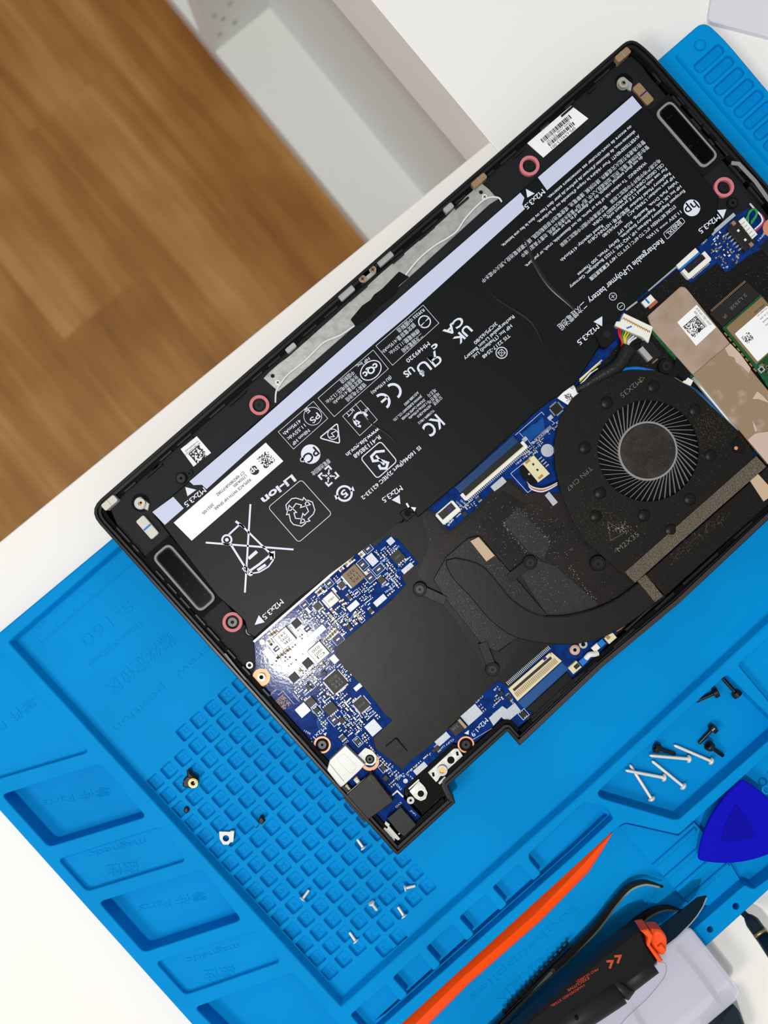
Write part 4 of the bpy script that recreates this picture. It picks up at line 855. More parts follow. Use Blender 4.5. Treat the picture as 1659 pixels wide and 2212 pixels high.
for k, c in enumerate(('white', 'yellow', 'black', 'white')): g.tube([(1300-3*k, 778+6*k, 19.5), (1286-3*k, 790+5*k, 20.6), (1268, 806+3*k, 20), (1252, 820+4*k, 19.4)], .36, 'wire_'+c)
g.build('loose_wires', lap, smooth=True)
g = G(); g.prism([(1204, 860), (1234, 829), (1255, 845), (1234, 879)], 18.4, 19, 'label', ch=.03); g.matrixcode(quad(1228, 857, 15, 15, 30), 11, 19.05, 'print_black', 21, .5, False); g.text('S5', 1239, 834, 1234, 840, 6, 19.05, 'print_black'); g.build('cable_label', lap)
g = G(); g.tube([(1236, 888, 18.2), (1254, 862, 18.4), (1284, 826, 18.6), (1330, 803, 18.6), (1372, 796, 18.5), (1414, 803, 18.3)], .9, 'ribbon_blue', 8); 
g.build('board_arc', lap, smooth=True)  # added arc standing in for the blue board visible around the fan

# ---------------------------------------------------------------- metal bar, wire, tape at the front
g = G(); g.prism([(569, 817), (588, 796), (604, 784), (622, 771), (722, 682), (825, 588), (914, 512), (964, 468), (1005, 425), (1020, 412), (1041, 396), (1056, 408), (1076, 430), (1058, 441), (883, 600), (768, 703), (640, 815), (601, 846)], 16.5, 18.4, 'steel', ch=.15, holes=[circle(589, 812, 4.5, 14), circle(1039, 415, 4.5, 14)])
for x, y in ((600, 826), (1047, 425)): g.cyl(x, y, 6.5, 18.3, 18.9, 'screw_steel', 18, ch=.15); g.box(x, y, 7, 1.6, 18.8, 18.95, 'print_black'); g.box(x, y, 1.6, 7, 18.8, 18.95, 'print_black')
g.build('metal_bar', lap)
g = G(); g.stroke([(650, 822), (770, 716), (884, 614), (900, 606), (970, 542), (1040, 478), (1050, 466)], 5, 15.6, 'brass_pad', h=.3); g.stroke([(598, 774), (720, 670), (820, 578), (905, 503), (960, 460)], 2, 17.3, 'brass_pad', h=.2)
for x, y in ((618, 760), (640, 745), (690, 789), (735, 751), (912, 588), (1030, 480), (1043, 468), (660, 812)): g.box(x, y, 12, 9, 14, 16.8, R.choice(['brass_pad', 'ledge', 'ledge']), ch=.1)
g.build('bar_fittings', lap)
g = G(); g.prism([(757, 690), (782, 660), (800, 648), (808, 636), (825, 624), (862, 586), (884, 598), (862, 616), (852, 636), (820, 660), (790, 690), (768, 704)], 18.2, 19, 'foam', ch=.25, r=.5); g.build('black_tape', lap)
g = G(); g.tube([(595, 870, 17.5), (597, 845, 18), (608, 826, 19.2), (624, 807, 19.2), (659, 779, 19.2), (682, 756, 19.2), (702, 738, 19.2), (737, 723, 19.3), (766, 703, 19.3)], .42, 'wire_white')
g.tube([(876, 594, 19.3), (906, 558, 19.3), (940, 530, 19.2), (964, 516, 19.2), (987, 499, 19.2), (1005, 472, 19.2), (1034, 441, 19.2), (1055, 427, 19.2), (1076, 427, 18.8), (1084, 436, 18)], .42, 'wire_white'); g.build('antenna_wire', lap, smooth=True)
for x, y, w, h, m in ((748, 632, 40, 16, 'tin'), (831, 557, 40, 18, 'tin'), (628, 751, 26, 12, 'tin'), (969, 448, 24, 13, 'tin'), (1320, 1, 1, 1, None)):
    if m: g = G(); g.prism(quad(x, y, w, h), 16, 20.7, m, ch=.25, r=.8); g.build('metal_tab', lap)
g = G(); g.prism(quad(794, 592, 40, 20), 18, 20.4, 'steel', ch=.2, r=1.6)
for x, y in ((783, 602), (805, 582)): g.cyl(x, y, 8, 20.2, 21.0, 'cap_tan', 22, ch=.2); g.ring(x, y, 7.6, 6.8, 20.4, 21.05, 'tin'); g.box(x, y, 8, 1.8, 20.9, 21.05, 'print_black'); g.box(x, y, 1.8, 8, 20.9, 21.05, 'print_black')
g.build('screw_plate', lap)
def magnet(x, y, w, h, m, cut=None):
    g = G(); g.prism(quad(x, y, w, h), 16, 21.6 if w > 30 else 19.2, m, ch=.2, r=.9)
    if cut == 'v': g.box(x, y, 1.5, h*1.02, 21.55, 21.62, 'cap_grey')
    if cut == 'blue': g.box(x, y, w*.9, 4, 19.1, 19.25, 'ribbon_blue', LA+0, r=.3)
    if cut == 'navy': g.box(x, y, w*.95, 3, 19.1, 19.25, 'purple')
    g.build('magnet', lap)
magnet(236, 1086, 36, 17, 'white_pad', 'v'); magnet(1346, 117, 36, 16, 'brass_pad', 'v'); magnet(1035, 389, 38, 14, 'brass_pad', 'v'); magnet(318, 1139, 22, 52, 'white_pad', 'blue'); magnet(1390, 202, 20, 50, 'brass_pad', 'navy')
for x, y in ((303, 1087), (1347, 179)):
    g = G(); g.cyl(x+1, y-1, 20, 17, 17.6, 'void', 26); g.prism([uv(x, y, 14*math.cos(a), 14*math.sin(a)) for a in [.9+k*.33 for k in range(15)]]+[uv(x, y, 14, 14), uv(x, y, 2, 23), uv(x, y, -2, 15)], 17.4, 18.8, 'tin', ch=.25)
    g.ring(x, y, 10.5, 5, 18.6, 20, 'tin'); g.cyl(x, y, 5.2, 18.5, 19.2, 'gold', 18); g.cyl(x+1, y-1, 2.6, 19, 19.3, 'void', 12); g.build('screw_boss', lap)
for x, y in ((560, 875), (502, 1344), (1144, 357.5), (1564.5, 404)):
    g = G(); g.cyl(x, y, 16, 15, 17.3, 'void', 28); g.ring(x, y, 21.5, 15, 17, 19.4, 'pink', 40); g.ring(x, y, 10, 4, 17, 18, 'screw_black', 24); g.build('rubber_ring', lap)
# speakers
def speaker(x, y, w, h):
    g = G(); g.prism(quad(x, y, w+34, h+34), 16, 18.6, 'foam', ch=.2, r=1.5); sp = g.build('speaker', lap)
    g = G(); q = rounded(quad(x, y, w+12, h+12), 16, 6); q2 = rounded(quad(x, y, w+2, h+2), 12, 6)
    g.prism(q, 18.4, 19.3, 'mesh_grey', ch=.2); g.build('speaker_gasket', sp)
    g = G(); g.prism(q2, 19.0, 19.34, 'chassis'); g.prism(rounded(quad(x, y, w-3, h-3), 11, 6), 19.2, 19.4, 'speaker_film', ch=.1); g.build('speaker_membrane', sp)
speaker(398, 1248, 38, 148); speaker(1484, 290, 34, 150)
# serial labels on the plastic
g = G(); g.prism([(1139, 309), (1234, 228), (1271, 256), (1174, 340)], 17.4, 18.0, 'label', ch=.04)
for o, n in ((-7, 46), (9, 46)):
    x = -40 if o < 0 else -34
    while x < (40 if o < 0 else 36):
        w = rr.choice([1, 1, 1.8, 2.6]); g.box(*uv(1205, 284, x+w/2, o), w, 10 if o < 0 else 8, 18, 18.05, 'print_black'); x += w+rr.choice([1, 1.2, 2])
g.text('Date code 7Z1150', *uv(1205, 284, 33, 2), *uv(1205, 284, -33, 2), 5, 18.05, 'print_black'); g.text('SPS-L94513-001', *uv(1205, 284, 34, 18), *uv(1205, 284, -34, 18), 6, 18.05, 'print_black'); g.build('part_label', lap)
g = G(); g.prism([(390, 970), (425, 942), (456, 978), (418, 1008)], 17.4, 17.9, 'label', ch=.04); g.matrixcode(quad(428, 982, 30, 30), 14, 17.95, 'print_black', 31, .5); g.text('9K13B6114OFFU2-2', 432, 957, 400, 983, 3.6, 17.95, 'print_black'); g.text('1614F600AAJ2', 428, 953, 400, 976, 3.6, 17.95, 'print_black'); g.build('part_label', lap)

# ---------------------------------------------------------------- fan
FZ = 20.4; FX, FY = 1400, 974
fo_ = [(1349, 1243), (1269, 1174), (1238, 1128), (1213, 1070), (1199, 1010), (1197, 960), (1208, 905), (1235, 862), (1270, 832), (1310, 812), (1360, 799), (1415, 800), (1460, 817), (1500, 842), (1545, 885), (1594, 930), (1632, 985)]
g = G(); g.prism(fo_, FZ-.7, FZ, 'fan_black', ch=.12, holes=[circle(FX, FY, 109.5, 72)])
fan = g.build('fan', lap)
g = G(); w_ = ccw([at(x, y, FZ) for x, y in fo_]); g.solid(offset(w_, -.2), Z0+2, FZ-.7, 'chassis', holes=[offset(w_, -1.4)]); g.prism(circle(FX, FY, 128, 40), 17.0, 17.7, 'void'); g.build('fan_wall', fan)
g = G(); g.prism(circle(FX, FY, 64.5, 48), 17.2, FZ-1.0, 'blade', ch=.3); g.prism(circle(FX, FY, 60, 48), FZ-1.2, FZ-.7, 'fan_dusty', ch=.2); g.text('DC 5V', 1410, 985, 1392, 1000, 7, FZ-.66, 'chip_dark'); hub = g.build('fan_hub', fan)
bg = G(); kf = (H-FZ+1.2)/F; NB = 53
a0, a1 = 0.0, math.radians(-24); r0, r1 = 62*kf, 114*kf; p = (r0*math.cos(a0), r0*math.sin(a0)); q = (r1*math.cos(a1), r1*math.sin(a1)); l = math.dist(p, q); n = (-(q[1]-p[1])/l*.085, (q[0]-p[0])/l*.085)
bg.solid([(p[0]-n[0], p[1]-n[1]), (p[0]+n[0], p[1]+n[1]), (q[0]+n[0], q[1]+n[1]), (q[0]-n[0], q[1]-n[1])], -1.3, 0, 'blade')
bm_ = bg.mesh('fan_blade'); fx, fy = at(FX, FY, FZ-1.0)
for k in range(NB):
    o = bpy.data.objects.new('fan_blade', bm_); COL.objects.link(o); o.parent = fan; o.rotation_euler = (0, 0, 2*math.pi*k/NB)
    o.location = Vector((fx/1000, fy/1000, (FZ-1.2)/1000))-lap.location-fan.location
for x, y in ((1310, 870), (1411, 835), (1501, 886), (1263, 967), (1535, 984), (1490, 1078), (1296, 1065), (1391, 1113), (1287, 1115), (1449, 1145)):
    g = G(); c = (*at(x, y, FZ), FZ); k = (H-FZ)/F*13.5
    g.lathe([(k*1.0, -.1), (k*1.0, .05), (k*.78, .45), (k*.4, .68), (k*.1, .74)], 'fan_black', 26, c=c); g.build('fan_dimple', fan, smooth=True)
g = G()
g.text('M2X35', 1383, 822, 1342, 856, 11, FZ+.02, 'chip_print', -.012); g.text('TPN CI47', 1278, 1010, 1226, 1058, 10, FZ+.02, 'chip_print', -.012); g.text('M2X35', 1334, 1188, 1378, 1152, 11, FZ+.02, 'chip_print', -.012)
g.stroke([(1328, 1192), (1336, 1185), (1330, 1184)], .8, FZ+.02, 'chip_print', closed=True); g.stroke([(1392, 816), (1386, 825), (1382, 815)], .8, FZ+.02, 'chip_print', closed=True); g.stroke([(1313, 1127), (1350, 1150), (1319, 1168)], .7, FZ+.02, 'chip_print', closed=True)
g.build('embossed_text', fan)
g = G()
for k in range(90):
    x, y = 1340+rr.gauss(0, 16), 1141+rr.gauss(0, 7); g.box(x, y, rr.uniform(.8, 3.2), rr.uniform(.5, 1.1), FZ, FZ+.25, rr.choice(['beige', 'mesh_grey', 'felt']), rr.uniform(0, 180))
for k in range(1100):
    x, y = 1290+rr.gauss(0, 50), 1120+rr.gauss(0, 42)
    if rr.random() < .45: x, y = 1530+rr.gauss(0, 28), 925+rr.gauss(0, 32)
    if inside(fo_, x, y) and math.dist((x, y), (FX, FY)) > 112: g.box(x, y, rr.uniform(.5, 1.6), rr.uniform(.4, 1), FZ, FZ+.18, 'felt', rr.uniform(0, 180))
g.build('dust', fan, kind='stuff')
for x, y, dx, dy in ((1440, 791, 10, 14), (1292, 1217, 16, -6)):
    g = G(); g.cyl(x, y, 17, 16, 20.2, 'chassis', 28, ch=.3); g.prism([(x-12, y+6), (x+dx-4, y+dy+20), (x+dx+22, y+dy), (x+10, y-10)], 16, 19.8, 'chassis', ch=.2); g.ring(x, y, 10, 4, 20, 20.7, 'screw_black', 24); g.build('fan_mount', fan)
g = G(); g.prism([(1452, 800), (1462, 770), (1494, 808), (1480, 824)], 16, 19.5, 'chassis', ch=.3); g.build('fan_corner', fan); g = G(); g.prism([(1583, 955), (1594, 942), (1612, 968), (1606, 980), (1584, 976)], 19, 20.9, 'chassis', ch=.3, r=.6); g.cyl(1590, 968, 4, 20.5, 21.1, 'copper', 14); g.build('fan_corner', fan)
g = G(); g.prism([(1350, 1236), (1634, 985), (1656, 1008), (1545, 1105), (1460, 1180), (1372, 1259)], FZ-.5, FZ+.45, 'felt', ch=.15); g.prism([(1377, 1255), (1395, 1241), (1433, 1288), (1415, 1301)], FZ-.5, FZ+.4, 'felt', ch=.15); g.build('felt_strip', fan)
g = G(); g.prism([(1393, 1243), (1656, 1010), (1760, 930), (1800, 975), (1659, 1090), (1437, 1287)], 15, FZ-.6, 'fan_black', ch=.15); hs = g.build('heat_sink', lap)
g = G()
for k in range(58): g.box(*uv(1440, 1296, 3.9*k, 2), 1.0, 12, 14, 18.6, 'ledge')
g.build('cooling_fins', hs)
g = G()
for k in range(150):
    tt = rr.random(); x, y = 1440+(1560-1440)*tt+rr.gauss(0, 6)+8, 1205-(1205-1105)*tt+rr.gauss(0, 6)+6
    g.box(x, y, rr.uniform(1, 5), .5, FZ-.6, FZ-.4, 'felt', rr.uniform(20, 130))
g.build('lint', hs, kind='stuff')
g = G(); g.prism([(1619, 1036), (1638, 1024), (1675, 1065), (1650, 1083)], FZ-.6, FZ+.1, 'beige', ch=.05); g.build('foam_pad', lap)
g = G(); g.prism([(1016, 1169), (1034, 1160), (1069, 1200), (1051, 1213)], 18, 20.2, 'beige', ch=.1); g.build('foam_pad', lap)
# heat pipe and cold plate
g = G(); out_ = spline([(1424, 1297), (1385, 1328), (1354, 1350), (1305, 1376), (1254, 1390), (1215, 1392), (1179, 1390), (1140, 1384), (1109, 1375), (1080, 1357), (1054, 1335), (1014, 1287), (985, 1258), (966, 1228), (963, 1210)], 3)
in_ = spline([(1380, 1258), (1350, 1283), (1319, 1302), (1290, 1314), (1264, 1322), (1230, 1330), (1199, 1332), (1168, 1330), (1139, 1318), (1117, 1304), (1099, 1288), (1080, 1264), (1058, 1238), (1040, 1222), (1020, 1213), (985, 1205)], 3)
g.prism(out_+in_[::-1], 18.6, 20.5, 'pipe', ch=.35); g.stroke([in_[k] for k in range(0, len(in_), 2)], 1.4, 20.1, 'fan_dusty'); g.build('heat_pipe', lap)
g = G(); g.prism([(964, 1203), (1010, 1163), (1036, 1157), (1078, 1208), (1112, 1246), (1150, 1290), (1182, 1328), (1130, 1370), (1074, 1408), (1043, 1395), (960, 1290), (936, 1252)], 17.3, 19.2, 'cold_plate', ch=.2, r=.8)
g.stroke(spline([(966, 1200), (970, 1236), (990, 1262), (1040, 1322), (1074, 1404), (1082, 1406), (1118, 1378), (1150, 1352)], 3), 1, 19.25, 'ledge', h=.15); g.stroke(spline([(952, 1250), (948, 1262), (975, 1300), (1035, 1372)], 3), 1, 19.25, 'ledge', h=.15); g.stroke([(1030, 1290), (1100, 1375)], .8, 19.25, 'ledge', h=.1)
for (x1, y1, x2, y2) in ((907, 1273, 962, 1298), (1064, 1446, 1042, 1388), (1145, 1215, 1100, 1250)):
    a = math.degrees(math.atan2(-(y2-y1), x2-x1)); L = math.dist((x1, y1), (x2, y2)); g.box((x1+x2)/2, (y1+y2)/2, L, 20, 18, 19.7, 'pipe', a, ch=.15); g.cyl(x1, y1, 15.5, 18, 19.9, 'chassis', 28, ch=.25); g.ring(x1, y1, 9, 3, 19.8, 20.5, 'screw_black', 22)
cp = g.build('cold_plate', lap)
g = G()
for k in range(750):
    x, y = 1030+rr.gauss(0, 42), 1285+rr.gauss(0, 48)
    if inside([(964, 1203), (1010, 1163), (1036, 1157), (1078, 1208), (1150, 1290), (1074, 1408), (1043, 1395), (936, 1252)], x, y): g.box(x, y, rr.uniform(.5, 2), rr.uniform(.4, 1), 19.2, 19.4, rr.choice(['felt', 'mesh_grey']), rr.uniform(0, 180))
for k in range(900):
    x, y = 1150+rr.gauss(0, 90), 1170+rr.gauss(0, 70)
    if inside([(908, 1100), (965, 1155), (1067, 1062), (1130, 1066), (1200, 1090), (1250, 1170), (1340, 1250), (1200, 1330), (1100, 1250), (1030, 1150), (960, 1200), (900, 1240)], x, y): g.box(x, y, rr.uniform(.4, 1.8), rr.uniform(.4, .9), 17.5, 17.9, rr.choice(['felt', 'cap_grey', 'fan_dusty']), rr.uniform(0, 180))
g.build('dust', cp, kind='stuff')

# ---------------------------------------------------------------- right side boards
DZ = 17.6
g = G(); g.prism([(1462, 577), (1492, 552), (1540, 506), (1591, 465), (1620, 448), (1680, 510), (1659, 516), (1568, 589), (1548, 566), (1492, 612)], DZ-.8, DZ, 'pcb_edge', mt='pcb'); io = g.build('speaker_board', lap)
g = G(); g.box(1510, 578, 62, 11, DZ, DZ+2.4, 'plug_white', ch=.15); g.box(*uv(1510, 578, 29, -8), 8, 22, DZ, DZ+2.3, 'plug_white', ch=.1); g.box(*uv(1510, 578, -29, -8), 8, 22, DZ, DZ+2.3, 'plug_white', ch=.1); g.box(*uv(1510, 578, 0, -11), 50, 13, DZ, DZ+1.8, 'chip', ch=.1); g.box(*uv(1510, 578, 2, -8), 5, 14, DZ+1.6, DZ+1.95, 'purple')
for k in range(12): g.box(*uv(1510, 578, -24+4.2*k, 7.5), 1.6, 4, DZ, DZ+.6, 'solder')
for k in range(8): g.box(*uv(1510, 578, -18+5*k, -8), 1.6, 8, DZ+1.7, DZ+1.95, 'print_black')
g.build('flex_connector', io)
g = G(); g.box(1484, 557, 56, 14, DZ+.5, DZ+2.0, 'plug_white', ch=.1); g.box(*uv(1484, 557, 0, 9), 56, 5, DZ+.5, DZ+1.8, 'ribbon_blue'); g.box(*uv(1484, 557, 0, 14), 52, 6, DZ, DZ+1.2, 'pcb_edge'); g.build('flat_cable', io)
g = G(); g.prism([(1571, 494), (1591, 470), (1634, 521), (1611, 543)], DZ, DZ+2.4, 'chip', ch=.2)
for x, y in ((1595, 498), (1610, 518)): g.box(x, y, 5, 5, DZ+2.3, DZ+2.5, 'plug_white')
for x, y in ((1585, 482), (1623, 528)): g.box(x, y, 8, 9, DZ+1, DZ+2.6, 'brass_pad')
for k in range(6): g.box(1573+5.6*k, 504+6.4*k, 13, 3, DZ, DZ+.8, 'solder')
jack = g.build('speaker_socket', io)
g = G(); g.prism([(1596, 477), (1607, 468), (1637, 506), (1626, 516)], DZ+1, DZ+3, 'plug_white', ch=.2)
for k in range(5): g.box(1604+5.5*k, 483+6.6*k, 12, 1.2, DZ+2.9, DZ+3.2, 'cap_grey')
g.build('speaker_plug', io)
for k, c in enumerate(('green', 'green', 'white', 'blue', 'red')):
    g = G()
    if c == 'green': g.tube([(1610+6*k, 478+4*k, 20), (1618, 462-4*k, 21.5), (1628+4*k, 452, 21.8), (1634, 462+4*k, 21), (1622, 480+4*k, 20)], .4, 'wire_'+c)
    else: g.tube([(1618+k, 440, 18), (1630+k, 452+k, 20), (1642+k, 466, 20.6), (1642+2*k, 480, 20.4), (1630, 490+3*k, 20)], .42, 'wire_'+c)
    g.build('wire', io, smooth=True)
g = G(); g.cyl(1668, 492, 20, DZ, DZ+.3, 'copper'); g.build('screw_ring', io)
sg = G()
for k in range(150):
    x, y = 1545+rr.uniform(-8, 60), 545+rr.uniform(-48, 40)
    if inside([(1530, 520), (1556, 500), (1600, 548), (1625, 530), (1600, 560), (1568, 586), (1552, 562), (1520, 545)], x, y):
        sg.box(x, y, rr.uniform(2, 6), rr.uniform(1.5, 3), DZ, DZ+rr.uniform(.1, .5), rr.choice(['solder', 'silk', 'chip', 'cap_tan']), LA+rr.choice([0, 90]))
sg.stroke([(1516, 520), (1537, 503), (1542, 509)], .8, DZ+.02, 'silk'); sg.text('LINK1', 1527, 518, 1516, 528, 4, DZ+.02, 'silk'); sg.text('JSPK1', 1652, 504, 1638, 520, 4, DZ+.02, 'silk')
sg.box(1562, 484, 66, 8, DZ, DZ+.4, 'pad')
sg.build('tiny_components', io, kind='stuff')
g = G(); g.stroke([(1460, 577), (1400, 628)], 4, 19, 'tin', h=.3); g.stroke([(1376, 652), (1352, 670)], 4, 19, 'tin', h=.3); g.build('frame_edge', lap)
g = G(); g.box(1401, 650, 26, 16, PZ, PZ+1.6, 'plug_white', ch=.1); g.box(1398, 650, 4, 14, PZ+1.5, PZ+1.7, 'ribbon_blue'); g.box(*uv(1401, 650, 3, 11), 22, 9, PZ, PZ+1.2, 'wire_rust'); g.build('small_connector', pcb)
g = G(); g.prism([(1382, 742), (1400, 728), (1432, 765), (1408, 784)], PZ, PZ+2.2, 'chip_dark', ch=.2); g.box(1395, 764, 12, 34, PZ, PZ+2.5, 'ribbon_blue' if False else 'tin', ch=.2); g.box(1415, 778, 14, 6, PZ, PZ+2, 'brass_pad', ch=.2); g.build('coaxial_socket', pcb)
# solid state drive under foil
SZ2 = 20
g = G(); g.prism([(1405, 716), (1412, 708), (1499, 812), (1494, 818)], 18, 19.2, 'pcb_green'); g.prism([(1400, 682), (1470, 619), (1480, 620), (1490, 631), (1577, 741), (1497, 809), (1409, 711)], 18.4, SZ2, 'ssd_film', ch=.2, r=.5); ssd = g.build('storage_drive', lap)
g = G(); g.prism([(1497, 809), (1576, 742), (1735, 935), (1659, 1003)], 18.4, SZ2-.1, 'ssd_film_b', ch=.2); g.build('drive_foil', ssd)
g = G(); g.prism([(1405, 694), (1483, 634), (1488, 640), (1412, 702)], SZ2-.2, SZ2+.12, 'ssd_film', ch=.15); g.build('foil_crease', ssd)
g = G(); g.prism([(1566, 752), (1578, 742), (1600, 765), (1622, 796), (1618, 806), (1604, 792), (1590, 782), (1586, 772), (1574, 768)], SZ2-.3, SZ2+.1, 'torn', ch=.05); g.prism([(1625, 862), (1636, 845), (1645, 852), (1690, 900), (1659, 870), (1640, 862)], SZ2-.3, SZ2+.1, 'torn', ch=.05); g.prism([(1626, 908), (1636, 928), (1632, 934), (1628, 922)], SZ2-.3, SZ2+.1, 'torn'); g.prism([(1615, 950), (1632, 936), (1720, 925), (1659, 1002)], SZ2-.3, SZ2+.1, 'torn', ch=.05); g.build('torn_foil', ssd)
g = G(); g.tube([(1497, 815, 19), (1545, 873, 19), (1592, 930, 19)], 1.0, 'tin', 8, 2); g.build('drive_rail', ssd, smooth=True)
g = G(); g.prism([(1463, 696), (1505, 658), (1547, 707), (1504, 747)], SZ2-.1, SZ2+.15, 'label', ch=.03); g.matrixcode([(1503, 682), (1523, 706), (1499, 730), (1475, 706)], 20, SZ2+.18, 'print_black', 41, .52); g.text('APU2102Q0000', 1500, 672, 1526, 706, 5, SZ2+.18, 'print_black'); g.text('B1R16A 170J110537', 1505, 666, 1535, 702, 5, SZ2+.18, 'print_black'); g.build('drive_label', ssd)
g = G(); g.tube([(1473, 830, 18.4), (1500, 845, 18.6), (1530, 870, 18.6), (1565, 908, 18.6), (1592, 934, 18.4)], 1.2, 'flex_blue', 8); g.prism([(1453, 812), (1474, 825), (1486, 815), (1498, 822), (1490, 838), (1470, 832), (1452, 818)], 18.6, 19.4, 'plug_white', ch=.1); g.build('drive_cable', lap, smooth=False)
# wireless card
g = G(); g.prism([(1533, 677), (1612, 611), (1618, 612), (1642, 636), (1562, 706)], PZ, 19.0, 'chip', ch=.15)
for k in range(30): g.box(*uv(1536, 673, 3.3*k+2, -1), 1.4, 5, 19, 19.2, 'brass_pad')
g.text('2 L352E', 1612, 636, 1578, 668, 7, 19.02, 'chip_print'); g.text('JR', 1570, 680, 1563, 688, 6, 19.02, 'chip_print'); wl = g.build('card_slot', lap)
g = G(); g.prism([(1561, 708), (1643, 636), (1800, 810), (1668, 850), (1643, 812), (1632, 796)], 18.2, 18.9, 'pcb_green'); wc = g.build('wireless_card', lap)
g = G(); g.prism([(1569, 706), (1645, 640), (1745, 755), (1690, 800), (1636, 788)], 18.9, 19.9, 'brass_shield', ch=.2, r=.5) if False else g.prism([(1569, 707), (1646, 640), (1712, 718), (1635, 787)], 18.9, 19.9, 'brass_shield', ch=.2, r=.5); g.build('card_shield', wc)
g = G(); g.prism([(1587, 721), (1657, 660), (1708, 718), (1637, 781)], 19.8, 20.05, 'label', ch=.03, r=.6); g.matrixcode(quad(1615, 730, 20, 20), 12, 20.08, 'print_black', 51, .5, False)
for k in range(9): g.text(['MODEL: L352E', 'P/N L94631-001', 'FCC ID: B94', 'IC: 466E', 'CMIIT ID 2020', 'R 003-2000', 'CT: 8LG', 'Reg: 07.08', 'Rev 01'][k], *uv(1655, 705, 28-3*k*0, -38+9*k), *uv(1655, 705, 0, -38+9*k), 3.4, 20.08, 'print_black')
g.build('card_label', wc)
g = G()
for k in range(8): g.box(1568+9*k, 722+11*k, 3, 9, 18.9, 19.2, 'gold')
for k in range(16): g.box(1650+rr.uniform(-8, 10), 790+rr.uniform(-6, 14), 3, 4, 18.9, 19.4, rr.choice(['solder', 'chip', 'gold']))
g.box(1645, 798, 12, 12, 18.9, 19.5, 'solder'); g.box(1645, 798, 7, 7, 19.4, 19.6, 'chip'); g.build('card_contacts', wc)
# ================================================================ tools and loose pieces
FLR = 2.6
# orange pry stick: a tapering three-sided wand
TS = thing('pry_stick', 1100, 2010, FLR, 'long orange plastic pry stick with pointed tip lying in the tool tray', 'pry tool')
g = G()
secs = [(0, 1328, 1806, .2, .2), (1, 1300, 1836, 4.2, 1.2), (2, 1262, 1878, 8.2, 2.8), (3, 1160, 1980, 9.0, 4.2), (4, 1000, 2118, 9.6, 4.8), (5, 905, 2212, 10.2, 5.0), (6, 790, 2318, 10.4, 5.0)]
rings = []
for _, x, y, w, h in secs:
    z = FLR+5.6; X, Y = at(x, y, z); d = (0.703, 0.711); n = (-.711, .703)   # n: up-left side
    rings.append([(X-n[0]*w/2, Y-n[1]*w/2, FLR+1.6), (X-n[0]*w*.3, Y-n[1]*w*.3, FLR+1.6+h*.6), (X+n[0]*w*.14, Y+n[1]*w*.14, FLR+1.4+h), (X+n[0]*w*.5, Y+n[1]*w*.5, FLR+.6), (X+n[0]*w*.45, Y+n[1]*w*.45, FLR+.2), (X-n[0]*w*.4, Y-n[1]*w*.4, FLR+.2)])
i0 = 0; m = 6
for r_ in rings: g.V += r_
for a in range(len(rings)-1):
    for b in range(m):
        c = (b+1) % m; g.F.append((a*m+b, a*m+c, (a+1)*m+c, (a+1)*m+b)); g.M.append(g.mi('orange'))
g.F.append(tuple(range(m))[::-1]); g.M.append(0); g.F.append(tuple(range((len(rings)-1)*m, len(rings)*m))); g.M.append(0)
g.build('shaft', TS)

# tweezers: two curved arms joined off frame
TW = thing('tweezers', 1250, 2080, FLR, 'black steel tweezers with two hooked tips lying open in the tool tray', 'tweezers')
def arm(pts, name, mtop, medge, zb):
    g = G(); sp = spline([(x, y, w) for x, y, w in pts], 5); L = []; Q = []
    for i, (x, y, w) in enumerate(sp):
        a = sp[max(i-1, 0)]; b = sp[min(i+1, len(sp)-1)]; l = math.dist(a[:2], b[:2]) or 1; n = (-(b[1]-a[1])/l, (b[0]-a[0])/l)
        L.append((x+n[0]*w/2, y+n[1]*w/2)); Q.append((x-n[0]*w/2, y-n[1]*w/2))
    g.prism(L+Q[::-1], zb, zb+2.2, mtop, ch=.2); o = g.build(name, TW)
    g = G(); g.stroke([((a[0]*.9+b[0]*.1), (a[1]*.9+b[1]*.1)) for a, b in zip(Q, L)][6:], 4.0, zb+2.2, medge, h=.1); g.build('arm_edge', o)
arm([(1434, 1916, 2), (1428, 1916, 3.5), (1412, 1911, 6), (1391, 1908, 9), (1360, 1919, 12), (1328, 1953, 13), (1290, 2003, 15), (1239, 2056, 17), (1195, 2098, 15), (1140, 2150, 10), (1080, 2212, 11), (1000, 2290, 14)], 'arm', 'tool_black', 'tool_mint', 6.5)
arm([(1479, 1968, 2), (1472, 1969, 3.5), (1458, 1965, 6), (1437, 1963, 9), (1408, 1972, 13), (1375, 1996, 16), (1338, 2030, 19), (1294, 2070, 22), (1230, 2124, 24), (1165, 2178, 26), (1125, 2212, 28), (1040, 2292, 30)], 'arm', 'tool_black', 'tool_side', 4.2)
g = G(); g.stroke([(1226-9.8*k, 2040+10.4*k) for k in range(15)], 4, 6.2, 'tool_black', h=.8)
for k in range(15): g.cyl(1226-9.8*k, 2040+10.4*k, 3.8, 6, 7.4, 'tool_black', 12, ch=.2)
g.build('serrated_grip', TW)
g = G(); g.stroke([(1192, 2100), (1150, 2146), (1118, 2178), (1082, 2214), (1004, 2294)], 7, 8.75, 'tool_mint', h=.1); g.build('edge_highlight', TW); g = G(); g.cyl(1196, 2098, 5, 8.6, 9.2, 'tool_side', 16, ch=.2); g.box(1196, 2098, 8, 1.6, 9.1, 9.3, 'print_black'); g.build('size_mark', TW)  # mint stroke paints the highlight along the upper arm's edge
g = G(); g.stroke([(1150, 2050), (1168, 2084)], 1, FLR+.05, 'silicone'); 

